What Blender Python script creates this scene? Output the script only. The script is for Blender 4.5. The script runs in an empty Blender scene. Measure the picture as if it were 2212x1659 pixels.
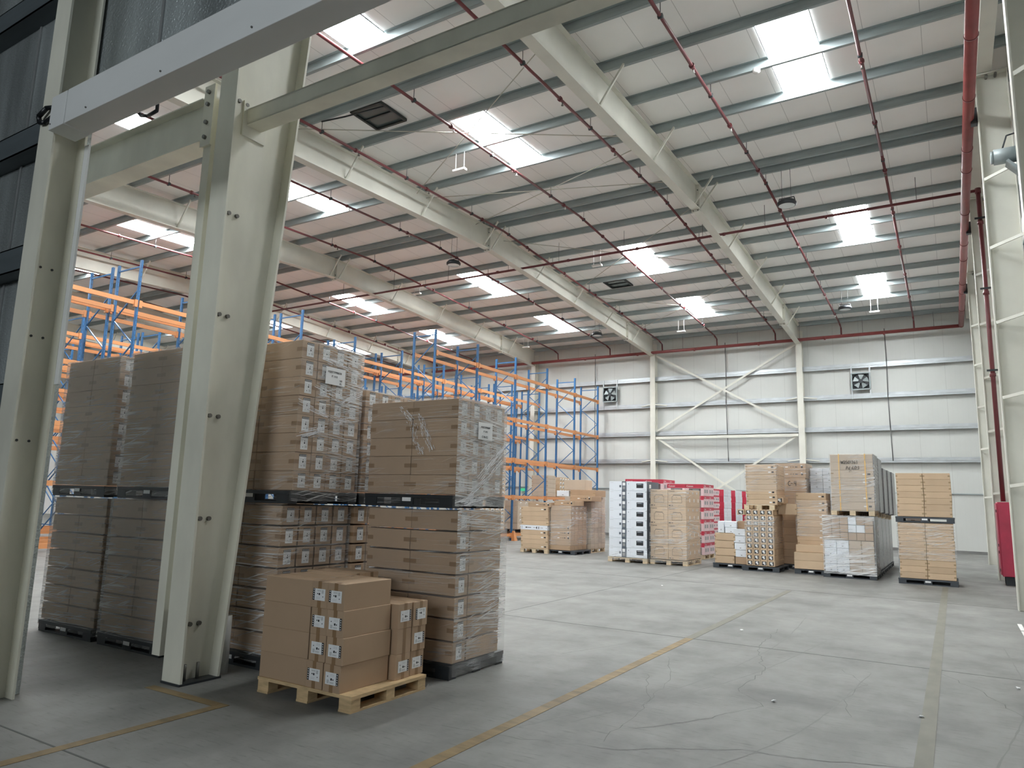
import bpy, bmesh, math, random
from mathutils import Vector, Matrix, Euler
random.seed(11)
SC = bpy.context.scene
COL = SC.collection
PI = math.pi

# ------------------------------------------------------------------ materials
MATS = {}
def N(nt, t, **kw):
    n = nt.nodes.new(t)
    for k, v in kw.items():
        setattr(n, k, v)
    return n
def mat(name, col, rough=.6, metal=0., var=0., noise=None, bump=None, spec=.5, rnd=0., emit=None):
    """noise=(scale xyz, amount, detail) darkens/lightens; bump=(scale xyz, strength); rnd: per-object brightness."""
    m = bpy.data.materials.new(name); m.use_nodes = True
    nt = m.node_tree; b = nt.nodes['Principled BSDF']; L = nt.links.new
    b.inputs['Roughness'].default_value = rough
    b.inputs['Metallic'].default_value = metal
    b.inputs['Specular IOR Level'].default_value = spec
    c = (*col, 1)
    b.inputs['Base Color'].default_value = c
    tc = N(nt, 'ShaderNodeTexCoord')
    def tex(scale, detail=4.):
        mp = N(nt, 'ShaderNodeMapping'); mp.inputs['Scale'].default_value = scale
        L(tc.outputs['Object'], mp.inputs['Vector'])
        t = N(nt, 'ShaderNodeTexNoise'); t.inputs['Scale'].default_value = 1.; t.inputs['Detail'].default_value = detail
        L(mp.outputs['Vector'], t.inputs['Vector'])
        return t
    fac = None
    if noise:
        t = tex(noise[0], noise[2] if len(noise) > 2 else 4.)
        mr = N(nt, 'ShaderNodeMapRange'); mr.inputs['From Min'].default_value = .3; mr.inputs['From Max'].default_value = .7
        mr.inputs['To Min'].default_value = 1 - noise[1]; mr.inputs['To Max'].default_value = 1 + noise[1]
        L(t.outputs['Fac'], mr.inputs['Value']); fac = mr.outputs['Result']
    if rnd:
        oi = N(nt, 'ShaderNodeObjectInfo')
        mr = N(nt, 'ShaderNodeMapRange'); mr.inputs['To Min'].default_value = 1 - rnd; mr.inputs['To Max'].default_value = 1 + rnd
        L(oi.outputs['Random'], mr.inputs['Value'])
        if fac:
            mu = N(nt, 'ShaderNodeMath', operation='MULTIPLY'); L(fac, mu.inputs[0]); L(mr.outputs['Result'], mu.inputs[1]); fac = mu.outputs[0]
        else:
            fac = mr.outputs['Result']
    if fac:
        v = N(nt, 'ShaderNodeVectorMath', operation='SCALE'); v.inputs[0].default_value = col
        L(fac, v.inputs['Scale']); L(v.outputs['Vector'], b.inputs['Base Color'])
    if bump:
        t = tex(bump[0], 3.)
        bp = N(nt, 'ShaderNodeBump'); bp.inputs['Strength'].default_value = bump[1]; bp.inputs['Distance'].default_value = .02
        L(t.outputs['Fac'], bp.inputs['Height']); L(bp.outputs['Normal'], b.inputs['Normal'])
    if emit:
        b.inputs['Emission Color'].default_value = (*emit[0], 1); b.inputs['Emission Strength'].default_value = emit[1]
    MATS[name] = m
    return m

def joint_mat(name, col, axis, pitch, w, dark, rough=.55, sub=None, off=0.):
    """painted sheet with thin dark joints every `pitch` metres along axis (world-aligned object space), fainter ribs every `sub`."""
    m = mat(name, col, rough, noise=((.5, .5, .5), .04))
    nt = m.node_tree; L = nt.links.new; b = nt.nodes['Principled BSDF']
    src = b.inputs['Base Color'].links[0].from_socket
    tc = nt.nodes['Texture Coordinate']
    sp = N(nt, 'ShaderNodeSeparateXYZ'); L(tc.outputs['Object'], sp.inputs[0])
    def line(pitch, w, val):
        a = N(nt, 'ShaderNodeMath', operation='ADD'); a.inputs[1].default_value = 1000 * pitch + off; L(sp.outputs[axis], a.inputs[0])
        mo = N(nt, 'ShaderNodeMath', operation='MODULO'); mo.inputs[1].default_value = pitch; L(a.outputs[0], mo.inputs[0])
        lt = N(nt, 'ShaderNodeMath', operation='LESS_THAN'); lt.inputs[1].default_value = w; L(mo.outputs[0], lt.inputs[0])
        mr = N(nt, 'ShaderNodeMapRange'); mr.inputs['To Min'].default_value = 1; mr.inputs['To Max'].default_value = val
        L(lt.outputs[0], mr.inputs['Value']); return mr.outputs['Result']
    v = N(nt, 'ShaderNodeVectorMath', operation='SCALE'); L(src, v.inputs[0]); L(line(pitch, w, dark), v.inputs['Scale'])
    out = v.outputs['Vector']
    if sub:
        v2 = N(nt, 'ShaderNodeVectorMath', operation='SCALE'); L(out, v2.inputs[0]); L(line(sub, .012, .975), v2.inputs['Scale']); out = v2.outputs['Vector']
    L(out, b.inputs['Base Color'])
    return m

def concrete(name):
    m = mat(name, (.3, .3, .29), .6, spec=.35)
    nt = m.node_tree; L = nt.links.new; b = nt.nodes['Principled BSDF']; tc = nt.nodes['Texture Coordinate']
    def nz(scale, detail, lo, hi, a, bb):
        mp = N(nt, 'ShaderNodeMapping'); mp.inputs['Scale'].default_value = scale; L(tc.outputs['Object'], mp.inputs['Vector'])
        t = N(nt, 'ShaderNodeTexNoise'); t.inputs['Scale'].default_value = 1; t.inputs['Detail'].default_value = detail; t.inputs['Roughness'].default_value = .62
        L(mp.outputs['Vector'], t.inputs['Vector'])
        mr = N(nt, 'ShaderNodeMapRange'); mr.inputs['From Min'].default_value = lo; mr.inputs['From Max'].default_value = hi
        mr.inputs['To Min'].default_value = a; mr.inputs['To Max'].default_value = bb; L(t.outputs['Fac'], mr.inputs['Value'])
        return mr.outputs['Result'], t
    a, _ = nz((.22, .3, .3), 5, .35, .65, .82, 1.12)
    c, _ = nz((1.6, 1.1, 1), 10, .38, .62, .84, 1.12)
    d, t3 = nz((5, 34, 5), 7, .56, .7, 1.02, .72)      # streaky scuffs
    e, _ = nz((.45, .9, 3), 8, .5, .7, 1.03, .8)
    cur = a
    for x in (c, d, e):
        mu = N(nt, 'ShaderNodeMath', operation='MULTIPLY'); L(cur, mu.inputs[0]); L(x, mu.inputs[1]); cur = mu.outputs[0]
    v = N(nt, 'ShaderNodeVectorMath', operation='SCALE'); v.inputs[0].default_value = (.20, .199, .189); L(cur, v.inputs['Scale'])
    L(v.outputs['Vector'], b.inputs['Base Color'])
    return m

def film(name, haze, streak, tilt=0., seed=0., sc=1., lo=.56):
    """clear stretch wrap: mostly see-through, whitish where the film is bunched into folds."""
    m = bpy.data.materials.new(name); m.use_nodes = True
    nt = m.node_tree; nt.nodes.clear(); L = nt.links.new
    out = N(nt, 'ShaderNodeOutputMaterial')
    tc = N(nt, 'ShaderNodeTexCoord')
    def nz(scale, rot, loc, lo, hi, detail=5.):
        mp = N(nt, 'ShaderNodeMapping'); mp.inputs['Scale'].default_value = scale; mp.inputs['Location'].default_value = loc
        mr = N(nt, 'ShaderNodeMapping'); mr.inputs['Rotation'].default_value = rot
        L(tc.outputs['Object'], mr.inputs['Vector']); L(mr.outputs['Vector'], mp.inputs['Vector'])
        t = N(nt, 'ShaderNodeTexNoise'); t.inputs['Scale'].default_value = 1; t.inputs['Detail'].default_value = detail
        L(mp.outputs['Vector'], t.inputs['Vector'])
        r = N(nt, 'ShaderNodeMapRange'); r.inputs['From Min'].default_value = lo; r.inputs['From Max'].default_value = hi
        L(t.outputs['Fac'], r.inputs['Value']); return r.outputs['Result'], t.outputs['Fac']
    s1, h1 = nz((1.8*sc, 1.8*sc, 75*sc), (tilt*.7, tilt*.5, 0), (seed, seed, seed), lo, lo+.12)
    s2, h2 = nz((2*sc, 2.*sc, 55*sc), (-.32+tilt, .28, 0), (seed+7, seed, 3), lo+.05, lo+.16)
    patch, _ = nz((1.2, 1.2, 1.5), (0, 0, 0), (seed+3, 1, seed), .38, .62, 2.)
    mx = N(nt, 'ShaderNodeMath', operation='MAXIMUM'); L(s1, mx.inputs[0]); L(s2, mx.inputs[1])
    mu = N(nt, 'ShaderNodeMath', operation='MULTIPLY'); L(mx.outputs[0], mu.inputs[0]); L(patch, mu.inputs[1])
    fr = N(nt, 'ShaderNodeMapRange'); fr.inputs['To Min'].default_value = haze; fr.inputs['To Max'].default_value = streak
    L(mu.outputs[0], fr.inputs['Value'])
    bp = N(nt, 'ShaderNodeBump'); bp.inputs['Strength'].default_value = .5; bp.inputs['Distance'].default_value = .01; L(h1, bp.inputs['Height'])
    pb = N(nt, 'ShaderNodeBsdfPrincipled'); pb.inputs['Base Color'].default_value = (.82, .83, .83, 1)
    pb.inputs['Roughness'].default_value = .22; pb.inputs['Specular IOR Level'].default_value = .8; L(bp.outputs['Normal'], pb.inputs['Normal'])
    tr = N(nt, 'ShaderNodeBsdfTransparent')
    ms = N(nt, 'ShaderNodeMixShader'); L(fr.outputs['Result'], ms.inputs[0]); L(tr.outputs[0], ms.inputs[1]); L(pb.outputs[0], ms.inputs[2])
    L(ms.outputs[0], out.inputs['Surface'])
    MATS[name] = m
    return m

concrete('concrete')
mat('plinth', (.2, .2, .195), .7, noise=((1.5, 1.5, 3), .25))
mat('joint_dark', (.10, .10, .098), .8)
mat('crack', (.115, .115, .11), .8)
mat('line_yellow', (.205, .14, .06), .6, noise=((3, 9, 3), .3, 8))
mat('line_tan', (.155, .148, .118), .6, noise=((6, 3, 3), .12, 8))
mat('line_white', (.7, .7, .68), .6)
joint_mat('roof_sheet', (.92, .915, .89), 0, 1.005, .012, .6, .5)
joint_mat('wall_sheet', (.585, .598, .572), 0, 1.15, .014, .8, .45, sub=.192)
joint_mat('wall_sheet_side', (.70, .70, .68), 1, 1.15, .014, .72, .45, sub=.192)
mat('cream', (.66, .655, .585), .45, noise=((1.2, 1.2, 1.2), .07))
mat('cream_dirty', (.70, .685, .585), .5, noise=((1.5, 1.5, .6), .16, 6))
mat('white_clad', (.72, .73, .72), .4, noise=((.8, 2, 2), .05))
mat('galv', (.33, .38, .385), .45, metal=.12, noise=((1.2, 8, 8), .12))
mat('galv_bright', (.55, .58, .6), .35, metal=.6, noise=((2, 8, 8), .12))
mat('steel_dark', (.045, .05, .055), .45, metal=.4)
mat('bolt', (.16, .155, .14), .5, metal=.5)
mat('pipe_red', (.15, .034, .038), .42, noise=((3, 3, 3), .1))
mat('pipe_bright', (.215, .045, .042), .4, noise=((3, 3, 3), .1))
mat('cabinet_red', (.45, .035, .08), .38, noise=((6, 6, 4), .12))
mat('rack_blue', (.03, .135, .32), .4)
mat('rack_orange', (.62, .27, .11), .42)
mat('rod', (.55, .54, .47), .5)
mat('rod_dark', (.12, .12, .12), .6)
mat('black_plastic', (.018, .021, .024), .5)
mat('pallet_grey', (.05, .058, .068), .5)
mat('wood', (.56, .40, .22), .7, noise=((7, 7, 34), .22, 6), rnd=.08)
mat('wood_pale', (.62, .50, .34), .7, noise=((7, 7, 30), .2, 6), rnd=.1)
mat('card', (.43, .30, .195), .75, noise=((2.2, 2.2, 2.2), .05), rnd=.06)
mat('card_tan', (.555, .41, .275), .72, noise=((2.2, 2.2, 2.2), .05), rnd=.08)
mat('card_grey', (.50, .41, .32), .72, noise=((2., 2., 2.), .05), rnd=.06)
mat('tape', (.27, .165, .085), .35)
mat('tape_tan', (.33, .235, .13), .35)
mat('paper', (.82, .83, .83), .55)
mat('ink', (.02, .021, .024), .5)
mat('ink_grey', (.30, .31, .31), .6)
mat('ink_soft', (.55, .56, .57), .6)
mat('box_white', (.74, .78, .83), .45, rnd=.03)
mat('box_slate', (.10, .12, .15), .45)
mat('box_red', (.50, .035, .07), .45, rnd=.08)
mat('box_pink', (.74, .56, .58), .45, rnd=.05)
mat('box_photo', (.12, .085, .085), .45)
mat('strap', (.78, .50, .17), .5)
mat('marker', (.012, .012, .014), .6)
mat('hose_black', (.012, .014, .016), .35)
mat('foil', (.46, .50, .50), .33, metal=.55, noise=((2.2, 2.2, .35), .4, 6), bump=((34, 34, 42), .8))
mat('girt_dark', (.11, .13, .14), .45, metal=.2, noise=((1.2, 8, 8), .15))
mat('foil_side', (.30, .31, .31), .45, metal=.35, noise=((2, 2, 2), .12))
mat('roll', (.74, .75, .74), .4)
mat('lamp_white', (.82, .82, .80), .4)
mat('lamp_glass', (.7, .75, .75), .15)
mat('exit_green', (.05, .42, .22), .4, emit=((.1, .8, .4), .35))
mat('vent_dark', (.03, .036, .036), .5, metal=.2)
mat('vent_pane', (.10, .13, .13), .25, metal=.3)
mat('silver_film', (.2, .2, .205), .24, metal=.5, noise=((4, 4, 9), .3, 6), bump=((14, 14, 26), .6))
mat('skylight', (.9, .95, 1.), .5, emit=((.95, .985, 1.), 50.))
mat('fill_glow', (.9, .95, 1.), .5, emit=((.88, .95, 1.), 10.))  # glow of the window added behind the camera
film('film_clear', .08, .75, 0., 1.3, 1., .53)
film('film_bunched', .09, .85, .12, 4.1, 1.3, .485)
film('film_veil', .26, .8, .1, 5.7, 1.35, .47)
film('film_hazy', .26, .55, .05, 2.2, 1., .52)
film('film_veil2', .15, .8, .1, 8.7, 1.35, .475)
film('film_thin', .05, .45, .05, 9.3, 1., .57)
film('film_shiny', .18, .9, .15, 3.3, .8, .485)
film('film_far', .12, .75, .1, 6.6, .6, .53)

# ------------------------------------------------------------------ mesh building
BASE = {}
class MB:
    def __init__(s):
        s.v = []; s.f = []; s.m = []; s.sm = []
    def poly(s, pts, mi=0):
        n = len(s.v); s.v += [tuple(p) for p in pts]; s.f.append(tuple(range(n, n+len(pts)))); s.m.append(mi); s.sm.append(False)
    def box(s, x0, x1, y0, y1, z0, z1, mi=0):
        n = len(s.v)
        s.v += [(x0,y0,z0),(x1,y0,z0),(x1,y1,z0),(x0,y1,z0),(x0,y0,z1),(x1,y0,z1),(x1,y1,z1),(x0,y1,z1)]
        for q in ((0,3,2,1),(4,5,6,7),(0,1,5,4),(1,2,6,5),(2,3,7,6),(3,0,4,7)):
            s.f.append(tuple(n+i for i in q)); s.m.append(mi); s.sm.append(False)
    def hexa(s, p, mi=0):
        """8 corners ordered like box()"""
        n = len(s.v); s.v += [tuple(q) for q in p]
        for q in ((0,3,2,1),(4,5,6,7),(0,1,5,4),(1,2,6,5),(2,3,7,6),(3,0,4,7)):
            s.f.append(tuple(n+i for i in q)); s.m.append(mi); s.sm.append(False)
    def bar(s, p0, p1, w, h, mi=0, up=(0,0,1)):
        p0 = Vector(p0); p1 = Vector(p1); d = (p1-p0).normalized(); u = Vector(up)
        if abs(d.dot(u)) > .98: u = Vector((0,1,0))
        a = d.cross(u).normalized(); b = a.cross(d).normalized(); a *= w/2; b *= h/2
        q = [p0-a-b, p0+a-b, p1+a-b, p1-a-b, p0-a+b, p0+a+b, p1+a+b, p1-a+b]
        s.hexa(q, mi)
    def tube(s, p0, p1, r, n=12, mi=0, r1=None, caps=True):
        p0 = Vector(p0); p1 = Vector(p1); d = (p1-p0).normalized()
        u = Vector((0,0,1)) if abs(d.z) < .9 else Vector((0,1,0))
        a = d.cross(u).normalized(); b = d.cross(a).normalized(); k = len(s.v); r1 = r if r1 is None else r1
        for p, rr in ((p0, r), (p1, r1)):
            for i in range(n):
                t = 2*PI*i/n; s.v.append(tuple(p + a*math.cos(t)*rr + b*math.sin(t)*rr))
        for i in range(n):
            j = (i+1) % n; s.f.append((k+i, k+n+i, k+n+j, k+j)); s.m.append(mi); s.sm.append(True)
        if caps:
            s.f.append(tuple(k+i for i in range(n))); s.m.append(mi); s.sm.append(False)
            s.f.append(tuple(k+n+i for i in reversed(range(n)))); s.m.append(mi); s.sm.append(False)
    def path(s, pts, r, n=8, mi=0):
        for i in range(len(pts)-1): s.tube(pts[i], pts[i+1], r, n, mi)
    def lathe(s, prof, c=(0,0,0), n=20, mi=0):
        k = len(s.v); c = Vector(c)
        for r, z in prof:
            for i in range(n):
                t = 2*PI*i/n; s.v.append((c.x+r*math.cos(t), c.y+r*math.sin(t), c.z+z))
        for a in range(len(prof)-1):
            for i in range(n):
                j = (i+1) % n
                s.f.append((k+a*n+i, k+a*n+j, k+(a+1)*n+j, k+(a+1)*n+i)); s.m.append(mi); s.sm.append(True)
    def build(s, name, mats, parent=None, at=(0,0,0), bevel=0., seg=2, **tags):
        if isinstance(mats, str): mats = [mats]
        o0 = BASE[parent.name] if parent is not None else Vector(at)
        me = bpy.data.meshes.new(name)
        me.from_pydata([tuple(Vector(p)-o0) for p in s.v], [], s.f)
        for k in mats: me.materials.append(MATS[k])
        for p, mi, sm in zip(me.polygons, s.m, s.sm): p.material_index = mi; p.use_smooth = sm
        if bevel:
            bm = bmesh.new(); bm.from_mesh(me)
            bmesh.ops.bevel(bm, geom=bm.edges[:], offset=bevel, segments=seg, affect='EDGES', profile=.6)
            bm.to_mesh(me); bm.free()
        me.update()
        o = bpy.data.objects.new(name, me); COL.objects.link(o)
        if parent is not None: o.parent = parent
        else: o.location = o0
        BASE[o.name] = o0
        for k, v in tags.items(): o[k] = v
        return o

def thing(name, label, cat, loc=(0,0,0), group=None):
    o = bpy.data.objects.new(name, None); COL.objects.link(o); o.location = loc; o.empty_display_size = .2
    o['label'] = label; o['category'] = cat
    if group: o['group'] = group
    BASE[o.name] = Vector(loc)
    return o
def tag(o, label, cat, group=None):
    o['label'] = label; o['category'] = cat
    if group: o['group'] = group
    return o
def struct(o): o['kind'] = 'structure'; return o
def dup(root, loc, rot=None, label=None, group=None):
    r = root.copy(); COL.objects.link(r); r.location = loc
    if rot is not None: r.rotation_euler = rot
    if label: r['label'] = label
    if group: r['group'] = group
    for ch in list(root.children):
        c = ch.copy(); COL.objects.link(c); c.parent = r
        for g in list(ch.children):
            d = g.copy(); COL.objects.link(d); d.parent = c
    BASE[r.name] = Vector(loc)
    return r
ORD = ['zeroth','first','second','third','fourth','fifth','sixth','seventh','eighth','ninth','tenth','eleventh','twelfth','thirteenth','fourteenth']

def text_obj(name, s, size, m, parent, mtx, align='CENTER'):
    cu = bpy.data.curves.new('txt', 'FONT'); cu.body = s; cu.size = size; cu.align_x = align; cu.align_y = 'CENTER'; cu.extrude = .0006
    t = bpy.data.objects.new('txt', cu); COL.objects.link(t)
    bpy.context.view_layer.update()
    me = bpy.data.meshes.new_from_object(t.evaluated_get(bpy.context.evaluated_depsgraph_get()))
    bpy.data.objects.remove(t); me.name = name
    me.materials.clear(); me.materials.append(MATS[m])
    o = bpy.data.objects.new(name, me); COL.objects.link(o)
    o.matrix_world = mtx
    if parent is not None:
        o.parent = parent
        o.matrix_local = Matrix.Translation(-BASE[parent.name]) @ mtx
    BASE[o.name] = Vector((0,0,0))
    return o
def face_mtx(pos, facing):
    """text lying on a face: facing '-y' reads along +x, '+x' reads along +y"""
    if facing == '-y': R = Matrix(((1,0,0),(0,0,-1),(0,1,0)))
    else: R = Matrix(((0,0,1),(1,0,0),(0,1,0)))
    return Matrix.Translation(pos) @ R.to_4x4()

# ------------------------------------------------------------------ setting
XL, XR, YB, YF = -52., 1.66, 37.16, 3.35
YR = 20.15
def purl(y): return 11.385 - .0406*abs(y-YR)      # underside of the purlins
def roof(y): return purl(y) + .2

m = MB(); m.box(XL, 9., -16, YB+.2, -.25, 0)
floor = struct(m.build('floor', 'concrete'))
m = MB(); m.box(-3.23, -3.12, 3.2, 9.9, .001, .003); m.build('floor_marking', 'line_yellow', floor)
m = MB(); m.box(-3.235, -3.115, 9.9, 16.83, .001, .003); m.build('floor_marking', 'line_tan', floor)
m = MB(); m.box(-.36, -.24, -3, 20.4, .001, .003); m.build('floor_marking', 'line_tan', floor)
m = MB(); m.box(-5.47, -5.37, -1, 4.26, .001, .003); m.box(-6.45, -5.471, 4.16, 4.26, .001, .003); m.build('floor_marking', 'line_yellow', floor)
m = MB(); m.box(.76, .82, 12.6, 13.9, .001, .003); m.box(.76, .82, 13.98, 14.75, .001, .003); m.build('floor_marking', 'line_white', floor)
m = MB(); m.box(XL, XR, 9.895, 9.91, .0005, .002); m.build('floor_joint', 'joint_dark', floor)
m = MB(); m.box(XL, XR, 16.94, 16.96, .0005, .002); m.build('floor_joint', 'joint_dark', floor)
m = MB(); m.box(-6.3, -6.288, 9.9, 30, .0005, .002); m.build('floor_joint', 'joint_dark', floor)
m = MB(); m.box(XL, XR, 2.9, 2.915, .0005, .002); m.build('floor_joint', 'joint_dark', floor)
def crack(pts, w=.007, amp=.03, nm='floor_crack', mt='crack'):
    P = []
    for i in range(len(pts)-1):
        a, b = Vector((*pts[i], 0)), Vector((*pts[i+1], 0)); n = max(2, int((b-a).length/.12))
        for k in range(n):
            q = a.lerp(b, k/n); P.append(q + Vector((random.uniform(-amp, amp), random.uniform(-amp, amp), 0)))
    P.append(Vector((*pts[-1], 0)))
    m = MB()
    for i in range(len(P)-1):
        d = (P[i+1]-P[i]); 
        if d.length < 1e-4: continue
        nrm = Vector((-d.y, d.x, 0)).normalized()*w/2*random.uniform(.5, 1.2)
        z = Vector((0,0,.0012))
        m.poly([P[i]-nrm+z, P[i+1]-nrm+z, P[i+1]+nrm+z, P[i]+nrm+z])
    return m.build(nm, mt, floor)
crack([(-3.6,4.9),(-2.9,5.0),(-2.2,5.25),(-1.5,5.75),(-.9,5.9),(-.2,6.2)])
crack([(-1.6,7.1),(-1.95,7.6),(-1.9,8.5),(-2.25,9.8),(-2.35,11.5)])
crack([(-1.6,7.1),(-2.0,6.2),(-2.3,5.8)])
crack([(-.3,9.8),(.15,9.),(.4,8.2),(.5,7.4)])
crack([(-2.4,5.3),(-2.5,6.6),(-2.9,7.6)], .005)
crack([(-.9,7.2),(-1.0,7.9),(-.9,8.6),(-1.2,9.2)], .005)
crack([(-3.0,8.6),(-2.6,7.4),(-2.5,6.4)], .005)

mat('scuff', (.15, .149, .142), .6)
for pts in ([(-3.1,5.2),(-2.4,7.4),(-2.1,10.2),(-2.2,13)], [(-2.8,5.6),(-2.0,8.2),(-1.6,11)], [(-1.9,4.4),(-1.2,6.4),(-.9,9.2)], [(.1,6.2),(.5,9),(.45,12)], [(-4.1,7.9),(-3.4,9.6),(-1.6,11.6),(.2,12.0)], [(-5.5,11.5),(-4.2,13.6),(-2.2,14.6)], [(-1.5,12.8),(-.4,14.6),(.5,14.9)]):
    P = [Vector((*p, 0)) for p in pts]; q = []
    for i in range(len(P)-1):
        a, b, c, d = P[max(i-1, 0)], P[i], P[i+1], P[min(i+2, len(P)-1)]
        for k in range(6):
            u = k/6; r_ = .5*((2*b)+(c-a)*u+(2*a-5*b+4*c-d)*u*u+(3*b-a-3*c+d)*u**3); q.append((r_.x, r_.y))
    q.append(pts[-1]); crack(q, .016, .006, 'tyre_scuff', 'scuff')
for x, y, lab in ((-.36, 7.6, 'crumpled clear film scrap lying on the tan floor line'), (-1.55, 7.3, 'small white paper scrap between the floor cracks'), (-2.75, 11.0, 'small white scrap beside the far yellow floor line'), (-5.6, 15.6, 'tiny white scrap on the bright floor before the far pallets'), (.45, 9.4, 'white scrap on the floor near the right edge')):
    m = MB(); r_ = .035
    for k in range(3):
        a = random.random()*6; m.poly([(x+r_*math.cos(a+j*1.57)*random.uniform(.5, 1), y+r_*math.sin(a+j*1.57)*random.uniform(.5, 1), .004+random.uniform(0, .018)) for j in range(4)])
    tag(m.build('paper_scrap', 'paper', at=(x, y, 0)), lab, 'litter', 'scraps on the floor')
# walls
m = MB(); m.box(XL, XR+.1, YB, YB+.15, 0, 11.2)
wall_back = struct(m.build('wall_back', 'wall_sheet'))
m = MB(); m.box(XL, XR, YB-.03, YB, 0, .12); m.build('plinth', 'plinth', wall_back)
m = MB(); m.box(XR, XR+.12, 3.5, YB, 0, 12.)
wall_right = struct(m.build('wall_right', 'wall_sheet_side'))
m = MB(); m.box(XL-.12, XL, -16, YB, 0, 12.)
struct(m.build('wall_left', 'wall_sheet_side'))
# eave wall between the two halls, foil faced, open below the lintel
m = MB()
m.box(XL, -7.1, YF-.02, YF+.06, 0, 11.2); m.box(-7.1, XR+.1, YF-.02, YF+.06, 5.36, 11.2); m.box(XR-.0, 9, YF, YF+.06, 0, 11.2)
wall_front = struct(m.build('wall_front', 'foil'))
for i in range(9):
    x = -13.2 + i*1.22 + random.uniform(-.1, .1)
    m = MB(); m.box(x, x+.035, YF-.035, YF-.02, 0 if x < -7.2 else 5.4, 11); m.build('foil_lap', 'foil_side', wall_front)
for z0, z1 in ((6.82, 7.07), (5.17, 5.42), (3.87, 4.12), (2.5, 2.75), (8.4, 8.65)):
    m = MB(); m.box(-16, -7.26 if z0 < 5.4 else -3, YF-.2, YF-.19, z0, z1); m.box(-16, -7.26 if z0 < 5.4 else -3, YF-.2, YF-.02, z0, z0+.012); m.box(-16, -7.26 if z0 < 5.4 else -3, YF-.2, YF-.12, z1-.012, z1)
    m.build('wall_girt', 'girt_dark', wall_front)
# roof sheets
def slope(x0, x1, y0, y1, name):
    m = MB(); n = 1
    z0, z1 = roof(y0), roof(y1)
    m.hexa([(x0,y0,z0),(x1,y0,z0),(x1,y1,z1),(x0,y1,z1),(x0,y0,z0+.1),(x1,y0,z0+.1),(x1,y1,z1+.1),(x0,y1,z1+.1)])
    return m
m = slope(XL, XR+.1, YF, YR, ''); m2 = slope(XL, XR+.1, YR, YB+.2, '')
for p in m2.f: m.f.append(tuple(i+len(m.v) for i in p)); m.m.append(0); m.sm.append(False)
m.v += m2.v
ceiling = struct(m.build('ceiling', 'roof_sheet'))
# neighbouring hall, where the photographer stands: roof, walls and an added light
m = MB(); m.box(XL, 9, -16, YF, 10.9, 11.); struct(m.build('ceiling', 'foil'))
m = MB(); m.box(XL, 9, -16.1, -16, 0, 11); struct(m.build('wall_rear', 'foil'))
m = MB(); m.box(9, 9.1, -16, YF, 0, 11); struct(m.build('wall_side', 'foil'))
wn = 0
def skylight(x, y0, y1, w=1.0, mt='skylight', zfun=roof):
    global wn; wn += 1
    a, b = zfun(y0)-.03, zfun(y1)-.03; x0, x1 = x-w/2, x+w/2
    m = MB(); m.hexa([(x0,y0,a),(x1,y0,a),(x1,y1,b),(x0,y1,b),(x0,y0,a+.02),(x1,y0,a+.02),(x1,y1,b+.02),(x0,y1,b+.02)])
    o = struct(m.build('window_%d' % wn, mt))
    f = MB()
    for xx in (x0-.02, x1): f.hexa([(xx,y0,a-.01),(xx+.02,y0,a-.01),(xx+.02,y1,b-.01),(xx,y1,b-.01),(xx,y0,a+.02),(xx+.02,y0,a+.02),(xx+.02,y1,b+.02),(xx,y1,b+.02)])
    f.build('frame', 'galv_bright', o)
for k in range(6):
    x = -2.33 - 7.53*k
    for y0, y1 in ((6.5, 9.8), (13.2, 16.38), (23.78, 27.02), (30.5, 33.7)):
        skylight(x, 8.3 if (k == 0 and y0 < 7) else y0, y1)
wn += 1
m = MB(); m.box(-7, 5, -15.98, -15.96, 5.5, 8.8); o = struct(m.build('window_%d' % wn, 'fill_glow'))  # unseen rear window, added to brighten faces turned to the camera
m = MB()
for z in (5.46, 7.1, 8.8): m.box(-7.05, 5.05, -16., -15.94, z, z+.04)
m.build('frame', 'galv_bright', o)

# ------------------------------------------------------------------ purlins
PY = [3.6, 4.9, 6.55, 8.2, 9.85, 11.5, 13.14, 14.78, 16.43, 18.08, 19.9, 20.4, 22.05, 23.7, 25.4, 27.06, 28.71, 30.39, 32.08, 33.75, 35.45, 36.95]
for i, y in enumerate(PY):
    z = purl(y); m = MB()
    m.box(XL, XR-.02, y-.006, y+.006, z, z+.2)
    m.box(XL, XR-.02, y, y+.07, z, z+.008); m.box(XL, XR-.02, y-.07, y, z+.192, z+.2)
    m.box(XL, XR-.02, y+.064, y+.07, z, z+.02)
    j = len(PY)-1-i
    if j < 10: lab = 'grey steel roof purlin, %s one from the white back wall' % ORD[j+1]
    elif j == 10: lab = 'grey steel purlin on the far side of the roof ridge pair'
    elif j == 11: lab = 'grey steel purlin on the near side of the roof ridge pair'
    else: lab = 'grey steel roof purlin, %s one this side of the ridge pair' % ORD[j-11]
    o = tag(m.build('roof_purlin', 'galv', at=(-6, y, z)), lab, 'purlin', 'roof purlins')
    if j in (1, 3, 5, 7): pass

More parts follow.
